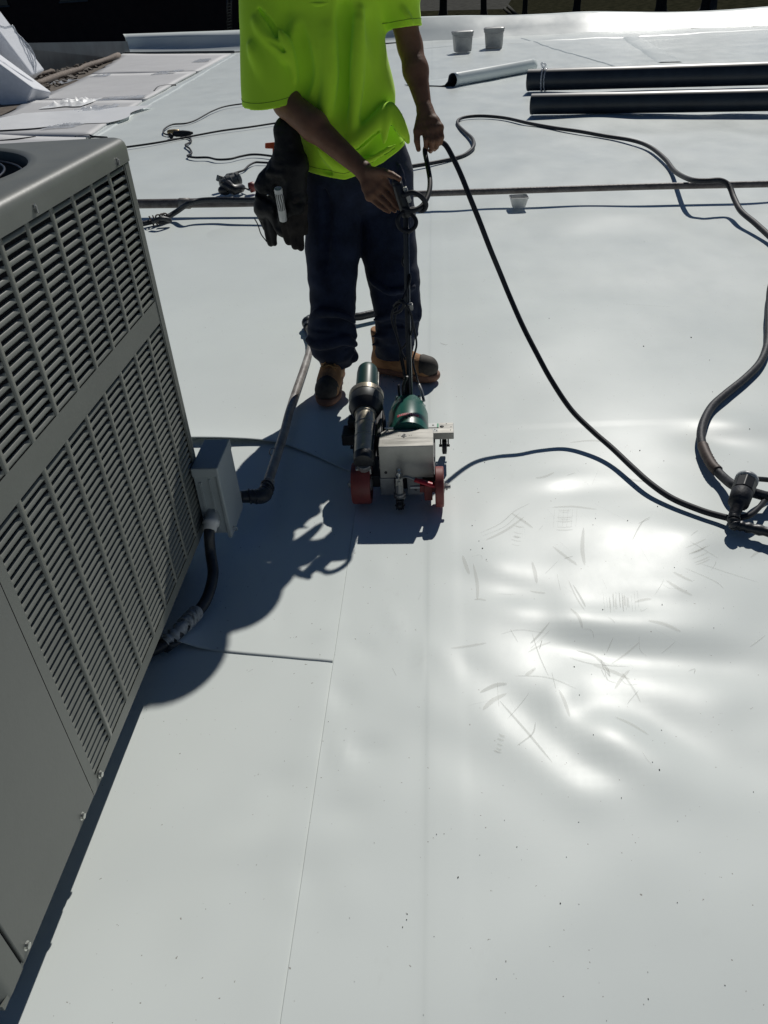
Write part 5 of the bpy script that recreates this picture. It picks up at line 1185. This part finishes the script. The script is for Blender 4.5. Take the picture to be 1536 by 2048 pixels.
ridge([(500, 90, 2.87), (520, 130, 2.856), (540, 180, 2.846)], .006, .03)
ridge([(800, 10, 2.965), (812, 30, 2.955), (826, 48, 2.955)], .006, .014)
def cloth(X, Y, Z):
    n1 = vnoise(X * 7 + Z * 3.0, Z * 4.5, 2); n2 = vnoise(X * 17 + Z * 9, Z * 8 + Y * 4, 5); return (.0040 * n1 + .0012 * n2).astype(np.float32)
S.addf(cloth)
hx = [WP(x, y, 2.87) for x, y in ((560, 300), (605, 347), (650, 353), (690, 358), (714, 350), (742, 338), (765, 329), (790, 312), (818, 290), (830, 285))]
HX = [p[0] for p in hx]; HZ = [p[2] for p in hx]
S.cutf(lambda X, Y, Z: (np.interp(X.ravel(), HX, HZ).reshape(X.shape) + .02 * np.clip((Y - 3.04) / .1, 0, 1) - Z) * .8 + 0 * Y)
shirt = sdf_obj('t_shirt', S, M['tshirt'], man, relax=4)
# collar and hem stitching
from mathutils.bvhtree import BVHTree
_v, _o = np.zeros(len(shirt.data.vertices) * 3), WORLD[shirt.name]; shirt.data.vertices.foreach_get('co', _v); _v = _v.reshape(-1, 3) + _o
bvh = BVHTree.FromPolygons(_v.tolist(), [tuple(p.vertices) for p in shirt.data.polygons])
def stitch(c, ax, up, n=64, a0=0, a1=2 * math.pi, R_=.30, zf=None):
    ax = _n(np.array(ax, float)); u = _n(np.cross(ax, [0, 1, .1])); v = np.cross(ax, u); P_ = []; m2 = MB()
    for a in np.linspace(a0, a1, n):
        d = math.cos(a) * u + math.sin(a) * v; o = np.array(c) + d * R_; 
        if zf is not None: o[2] = zf(o[0] * .55 + c[0] * .45, o[1])
        h_ = bvh.ray_cast(Vector(o), Vector(-d), R_)
        if zf is not None and h_[0] is not None:
            o[2] = zf(h_[0][0], h_[0][1]); h_ = bvh.ray_cast(Vector(o), Vector(-d), R_)
        P_.append(None if h_[0] is None or (P_ and P_[-1] is not None and (Vector(P_[-1]) - h_[0]).length > .05) else np.array(h_[0]) + np.array(h_[1]) * .0002)
    run = []
    for q in P_ + [None]:
        if q is None:
            if len(run) > 4: m2.tube(catmull(run, 2), .0010, 5)
            run = []
        else: run.append(q)
    if m2.v: m2.build('hem_stitch', M['stitch'], shirt)
_c = WP(544, 202, 2.905) + np.array([0, 0, .022]); stitch(_c, (.06, .16, -1), None, R_=.17)
_c = WP(811, 56, 3.015); _a = WP(814, 62, 3.015) - shL + np.array([-.03, 0, -.03]); stitch(_c - _n(_a) * .02, _a, None, R_=.10)
stitch(np.array([-.28, 3.09, .93]), (0, 0, 1), None, n=110, R_=.34, zf=lambda x, y: float(np.interp(x, HX, HZ)) + .02 * min(1, max(0, (y - 3.04) / .1)) + .022)
m_ = MB(); ce = np.array([-.362, 3.045, 1.395])
m_.tube(catmull([ce + Rx(math.radians(32)) @ np.array([.083 * math.cos(a), .088 * math.sin(a), 0]) for a in np.linspace(0, 2 * math.pi, 19)], 3), .008, 7, flat=1.4); m_.build('collar', M['tshirt'], shirt)

# ---------------- trousers
T = SDF((-.62, 2.80, .085), (.05, 3.32, 1.0), .0045)
RL = [(668, 350, 3.025, .118), (667, 430, 3.005, .110), (666, 500, 2.985, .108), (665, 560, 2.97, .096), (667, 610, 2.965, .089), (664, 655, 2.97, .094), (666, 690, 2.98, .088), (672, 722, 2.995, .068), (673, 741, 3.00, .060)]
LL = [(766, 350, 3.05, .114), (772, 430, 3.045, .112), (777, 500, 3.03, .110), (787, 560, 3.01, .104), (793, 610, 3.01, .094), (794, 650, 3.03, .089), (790, 682, 3.06, .082), (786, 704, 3.085, .076), (785, 716, 3.09, .070)]
for L_ in (RL, LL):
    for a, b in zip(L_, L_[1:]): T.cap(WP(*a[:3]), WP(*b[:3]), a[3], b[3], k=.012, flat=((0, 1, 0), 1.05))
T.ell(WP(716, 335, 3.03), (.185, .135, .15), k=.04); T.cap(WP(716, 250, 3.02), WP(716, 330, 3.02), .165, .18, k=.03, flat=((0, 1, 0), 1.3))
def tr_(pts, r, k, mode='add'):
    P_ = catmull([WP(*p) for p in pts], 4)
    for i in range(len(P_) - 1): T.cap(P_[i], P_[i + 1], r * (.4 + .6 * math.sin(math.pi * (i + .5) / (len(P_) - 1))), k=k, mode=mode)
tr_([(622, 640, 2.92), (640, 625, 2.885), (690, 632, 2.88), (712, 645, 2.92)], 0.0115, .02)
tr_([(615, 680, 2.93), (640, 690, 2.89), (690, 680, 2.885), (711, 690, 2.92)], 0.0115, .02)
tr_([(640, 712, 2.935), (670, 718, 2.92), (708, 705, 2.95)], 0.0094, .016)
tr_([(628, 660, 2.90), (670, 662, 2.875), (705, 668, 2.90)], 0.0065, .012, 'sub')
tr_([(632, 705, 2.93), (665, 700, 2.905), (700, 696, 2.92)], 0.0058, .010, 'sub')
tr_([(748, 640, 2.96), (790, 628, 2.93), (838, 640, 2.97)], 0.0108, .02)
tr_([(745, 672, 2.99), (790, 668, 2.965), (832, 668, 3.0)], 0.0101, .02)
tr_([(740, 560, 2.95), (780, 585, 2.90), (830, 575, 2.94)], 0.0086, .024)
tr_([(748, 656, 2.97), (790, 650, 2.945), (835, 655, 2.98)], 0.0058, .010, 'sub')
tr_([(745, 690, 3.02), (790, 686, 2.99), (828, 690, 3.03)], 0.0072, .014)
tr_([(832, 605, 2.99), (836, 628, 2.99), (830, 645, 3.0)], 0.0072, .02)
tr_([(704, 655, 2.94), (709, 672, 2.94)], 0.0101, .02)
tr_([(705, 700, 2.965), (711, 712, 2.97), (705, 722, 2.98)], 0.0086, .012)
tr_([(650, 380, 2.92), (655, 450, 2.895), (650, 540, 2.89)], 0.0058, .03, 'sub')
tr_([(800, 330, 2.93), (812, 400, 2.93), (820, 470, 2.94)], 0.0065, .02)
tr_([(785, 350, 2.93), (800, 420, 2.925), (808, 500, 2.93)], 0.0050, .016, 'sub')
def tnoise(X, Y, Z):
    low = np.clip((.62 - Z) / .35, .25, 1); return (low * (.0055 * vnoise(X * 9 + Z * 4, Z * 22 + X * 5 + Y * 6, 3) + .0025 * vnoise(X * 20, Z * 42 + Y * 12, 7))).astype(np.float32)
T.addf(tnoise)
T.cutf(lambda X, Y, Z: np.where(X < -.34, WP(673, 743, 2.95)[2], WP(785, 722, 3.06)[2]) + .012 * np.sin(X * 60) - Z + 0 * Y)
trs = sdf_obj('trousers', T, M['trousers'], man, relax=4)
# belt
m_ = MB(); bc = WP(716, 262, 3.02)
m_.tube(catmull([bc + np.array([.165 * math.cos(a), .115 * math.sin(a), .01 * math.sin(a)]) for a in np.linspace(0, 2 * math.pi, 25)], 2), .014, 6, flat=1.6); m_.build('belt', M['leather'], trs)

# ---------------- boots
def boot(heel, toe, lab):
    heel = np.array(heel, float); toe = np.array(toe, float); d = toe - heel; d[2] = 0; L_ = np.linalg.norm(d); d = d / L_; s_ = np.array([d[1], -d[0], 0])
    Rr = np.array([s_, d, [0, 0, 1]]).T
    P_ = lambda x, y, z: heel + s_ * x + d * y + np.array([0, 0, z])
    lo = np.minimum(heel, toe) - [.09, .09, 0]; hi = np.maximum(heel, toe) + [.09, .09, .25]; lo[2] = -.012; hi[2] = .24
    S_ = SDF(lo, hi, .0035)
    outline = [(0.035, .046), (.10, .042), (.17, .047), (.235, .052), (.262, .046)]
    for (a, ra), (b, rb) in zip(outline, outline[1:]): S_.cap(P_(.002, a * L_ / .3, .026), P_(.004, b * L_ / .3, .026), ra, rb, k=.01, flat=((0, 0, 1), 1.6))
    S_.cutf(lambda X, Y, Z: np.maximum(Z - .040, -.011 - Z) + 0 * X + 0 * Y)
    S_.addf(lambda X, Y, Z: .0016 * np.clip(np.sin((X * d[0] + Y * d[1]) * 420), -.5, .5) * (Z < .016) )
    bt_ = thing_part('boot', man, P_(0, .1, 0), lab)
    sdf_obj('sole', S_, M['sole'], bt_, relax=1)
    U = SDF(lo, hi, .0040)
    U.cap(P_(.002, .045, .060), P_(.004, .245 * L_ / .3, .054), .042, .046, k=.02); U.cap(P_(.004, .20, .060), P_(.005, .252 * L_ / .3, .058), .046, .042, k=.02)
    U.cap(P_(0, .062, .07), P_(0, .058, .185), .044, .048, k=.03); U.cap(P_(0, .16, .085), P_(0, .085, .135), .036, .040, k=.04)
    U.cutf(lambda X, Y, Z: np.maximum(.034 - Z, Z - .20) + 0 * X + 0 * Y)
    U.addf(lambda X, Y, Z: (.0022 * vnoise(X * 26 + Z * 9, Y * 26 + Z * 30, 4)).astype(np.float32))
    sdf_obj('upper', U, M['boot'], bt_, relax=3)
    K = SDF(lo, hi, .0035)
    K.cap(P_(.004, .225 * L_ / .3, .060), P_(.005, .253 * L_ / .3, .060), .0510, .0475, k=.01)
    K.cutf(lambda X, Y, Z: np.maximum(np.maximum(.038 - Z, Z - .118), (.222 * L_ / .3 + (.3 * np.abs((X - heel[0]) * s_[0] + (Y - heel[1]) * s_[1]))) - ((X - heel[0]) * d[0] + (Y - heel[1]) * d[1])))
    sdf_obj('toe_cap', K, M['toecap'], bt_, relax=2)
    for i in range(5):
        t = i / 4; y = .172 - .075 * t; z = .124 + .045 * t; w_ = .026
        m2 = MB(); m2.tube(catmull([P_(-w_, y - .002, z - .012), P_(-.008, y + .006, z + .004), P_(.010, y + .010, z + .004), P_(w_, y + .014, z - .010)], 4), .0027, 6)
        m2.tube(catmull([P_(w_, y - .002, z - .012), P_(.008, y + .006, z + .005), P_(-.010, y + .010, z + .005), P_(-w_, y + .014, z - .010)], 4), .0027, 6); m2.build('lace', M['lace'], bt_)
    m2 = MB(); m2.tube(catmull([P_(.0, .175, .124), P_(.025, .19, .128), P_(.034, .175, .118), P_(.01, .165, .126), P_(-.025, .185, .124), P_(-.034, .165, .112)], 5), .003, 6); m2.build('lace', M['lace'], bt_)
def thing_part(name, parent, loc, label=None):
    o = bpy.data.objects.new(name, None); C.objects.link(o); o.parent = parent; o.empty_display_size = .05
    o.location = np.array(loc) - WORLD[parent.name]; WORLD[o.name] = np.array(loc, float)
    if label: o['label'] = label
    return o
boot((-.447, 3.075, 0), (-.452, 2.765, 0), None)
boot((-.292, 3.125, 0), (-.005, 2.985, 0), None)

# ================================================================== TOOL POUCH AND WHAT IT HOLDS
tp = thing('tool_pouch', 'worn black leather tool pouch with grey gloves hanging at the worker\'s side', 'tool pouch', WP(560, 400, 2.9))
P = SDF((-.70, 2.80, .52), (-.38, 3.16, 1.10), .0040)
P.cap(WP(574, 262, 2.90), WP(580, 330, 2.88), .047, .060, k=.02, flat=((0, 1, 0), 1.3))
P.cap(WP(562, 325, 2.91), WP(535, 372, 2.92), .036, .046, k=.025, flat=((0, 1, 0), 1.1)); P.cap(WP(590, 330, 2.87), WP(590, 400, 2.865), .045, .042, k=.02, flat=((0, 1, 0), 1.2))
P.cap(WP(540, 372, 2.92), WP(532, 414, 2.92), .046, .040, k=.02); P.cap(WP(524, 420, 2.93), WP(527, 432, 2.93), .028, .022, k=.015)
P.cap(WP(560, 360, 2.90), WP(560, 410, 2.90), .04, .045, k=.02); P.cap(WP(548, 420, 2.90), WP(566, 458, 2.89), .042, .026, k=.02)
P.cap(WP(537, 345, 2.875), WP(566, 350, 2.845), .012, k=.012); P.cap(WP(512, 385, 2.90), WP(545, 402, 2.865), .008, k=.012, mode='sub')
P.cap(WP(560, 436, 2.86), WP(600, 420, 2.84), .016, k=.02); P.cap(WP(553, 372, 2.86), WP(553, 455, 2.86), .008, k=.010, mode='sub')
P.addf(lambda X, Y, Z: (.0045 * vnoise(X * 22, Z * 26, 3) + .002 * vnoise(X * 55, Z * 50 + Y * 20, 6)).astype(np.float32))
sdf_obj('pouch_body', P, M['leather'], tp, relax=2)
Q = SDF((-.70, 2.80, .46), (-.38, 3.16, .90), .0036)
for a, b, r0, r1 in (((568, 432, 2.875), (578, 482, 2.88), .026, .018), ((582, 430, 2.862), (590, 492, 2.87), .024, .015), ((596, 425, 2.858), (602, 494, 2.865), .022, .014), ((606, 410, 2.862), (611, 466, 2.868), .016, .011),
                     ((590, 400, 2.868), (590, 450, 2.862), .040, .034)): Q.cap(WP(*a), WP(*b), r0, r1, k=.007)
Q.addf(lambda X, Y, Z: (.004 * vnoise(X * 30, Z * 28, 2) + .0018 * vnoise(X * 60, Z * 60, 6)).astype(np.float32))
sdf_obj('glove', Q, M['glove'], tp, relax=2)
Q = SDF((-.70, 2.80, .46), (-.45, 3.16, .90), .0036)
for a, b, r0, r1 in (((530, 420, 2.925), (541, 487, 2.93), .024, .012), ((541, 425, 2.91), (549, 486, 2.92), .026, .010), ((520, 430, 2.94), (530, 458, 2.94), .014, .008)): Q.cap(WP(*a), WP(*b), r0, r1, k=.008)
Q.addf(lambda X, Y, Z: (.004 * vnoise(X * 30, Z * 28, 5)).astype(np.float32))
sdf_obj('glove', Q, M['leather'], tp, relax=2)
m_ = MB(); m_.tube(catmull([WP(509, 437, 2.90), WP(516, 450, 2.90), WP(522, 468, 2.905), WP(534, 484, 2.91)], 5), .0022, 6); m_.build('strap', M['grille'], tp)
m_ = MB(); m_.ball(WP(536, 390, 2.868), .004); m_.build('rivet', M['zinc'], tp)
st = thing('slotted_tube', 'white slotted plastic tube sticking out of the tool pouch', 'tube', WP(565, 436, 2.82))
a, b = WP(567, 440, 2.845), WP(556, 377, 2.812); ax = b - a; L_ = np.linalg.norm(ax); ax = ax / L_
m_ = MB(); m_.lathe(a, ax, [(0, .0150), (L_ * .35, .0150), (L_ * .97, .0148), (L_, .0140), (L_ * .999, .0122), (L_ * .96, .0120)], 24); m_.build('shell', M['pvc'], st, auto=40)
u = _n(np.cross(ax, [0, 1, 0])); v = np.cross(ax, u)
for k in range(7):
    t = -1.5 + k * .5; m_ = MB(); V_ = []
    for i in range(7):
        for dt in (-.11, .11):
            tt = t + dt + .09 * math.sin(i * 1.1 + k); V_.append(a + ax * (L_ * (.36 + .52 * i / 6)) + .0153 * (math.sin(tt) * u + math.cos(tt) * v * (1 if v[1] < 0 else -1)))
    m_.add(V_, [(2 * i, 2 * i + 1, 2 * i + 3, 2 * i + 2) for i in range(6)]); m_.build('slot', M['blk'], st)
oh = thing('orange_knife', 'bright orange tool handle sticking out behind the tool pouch', 'knife', WP(546, 318, 2.95))
m_ = MB(); m_.hexa([WP(553, 298, 2.97), WP(530, 297, 2.97), WP(530, 297, 2.99), WP(553, 298, 2.99), WP(552, 284, 2.97), WP(530, 286, 2.97), WP(530, 286, 2.99), WP(552, 284, 2.99)]); m_.build('hook_head', M['orange'], oh, smooth=False, bevel=.003)
m_ = MB(); m_.hexa([WP(549, 325, 2.975), WP(545, 325, 2.975), WP(545, 325, 2.985), WP(549, 325, 2.985), WP(553, 296, 2.975), WP(545, 296, 2.975), WP(545, 296, 2.985), WP(553, 296, 2.985)]); m_.build('shaft', M['orange'], oh, smooth=False, bevel=.002)
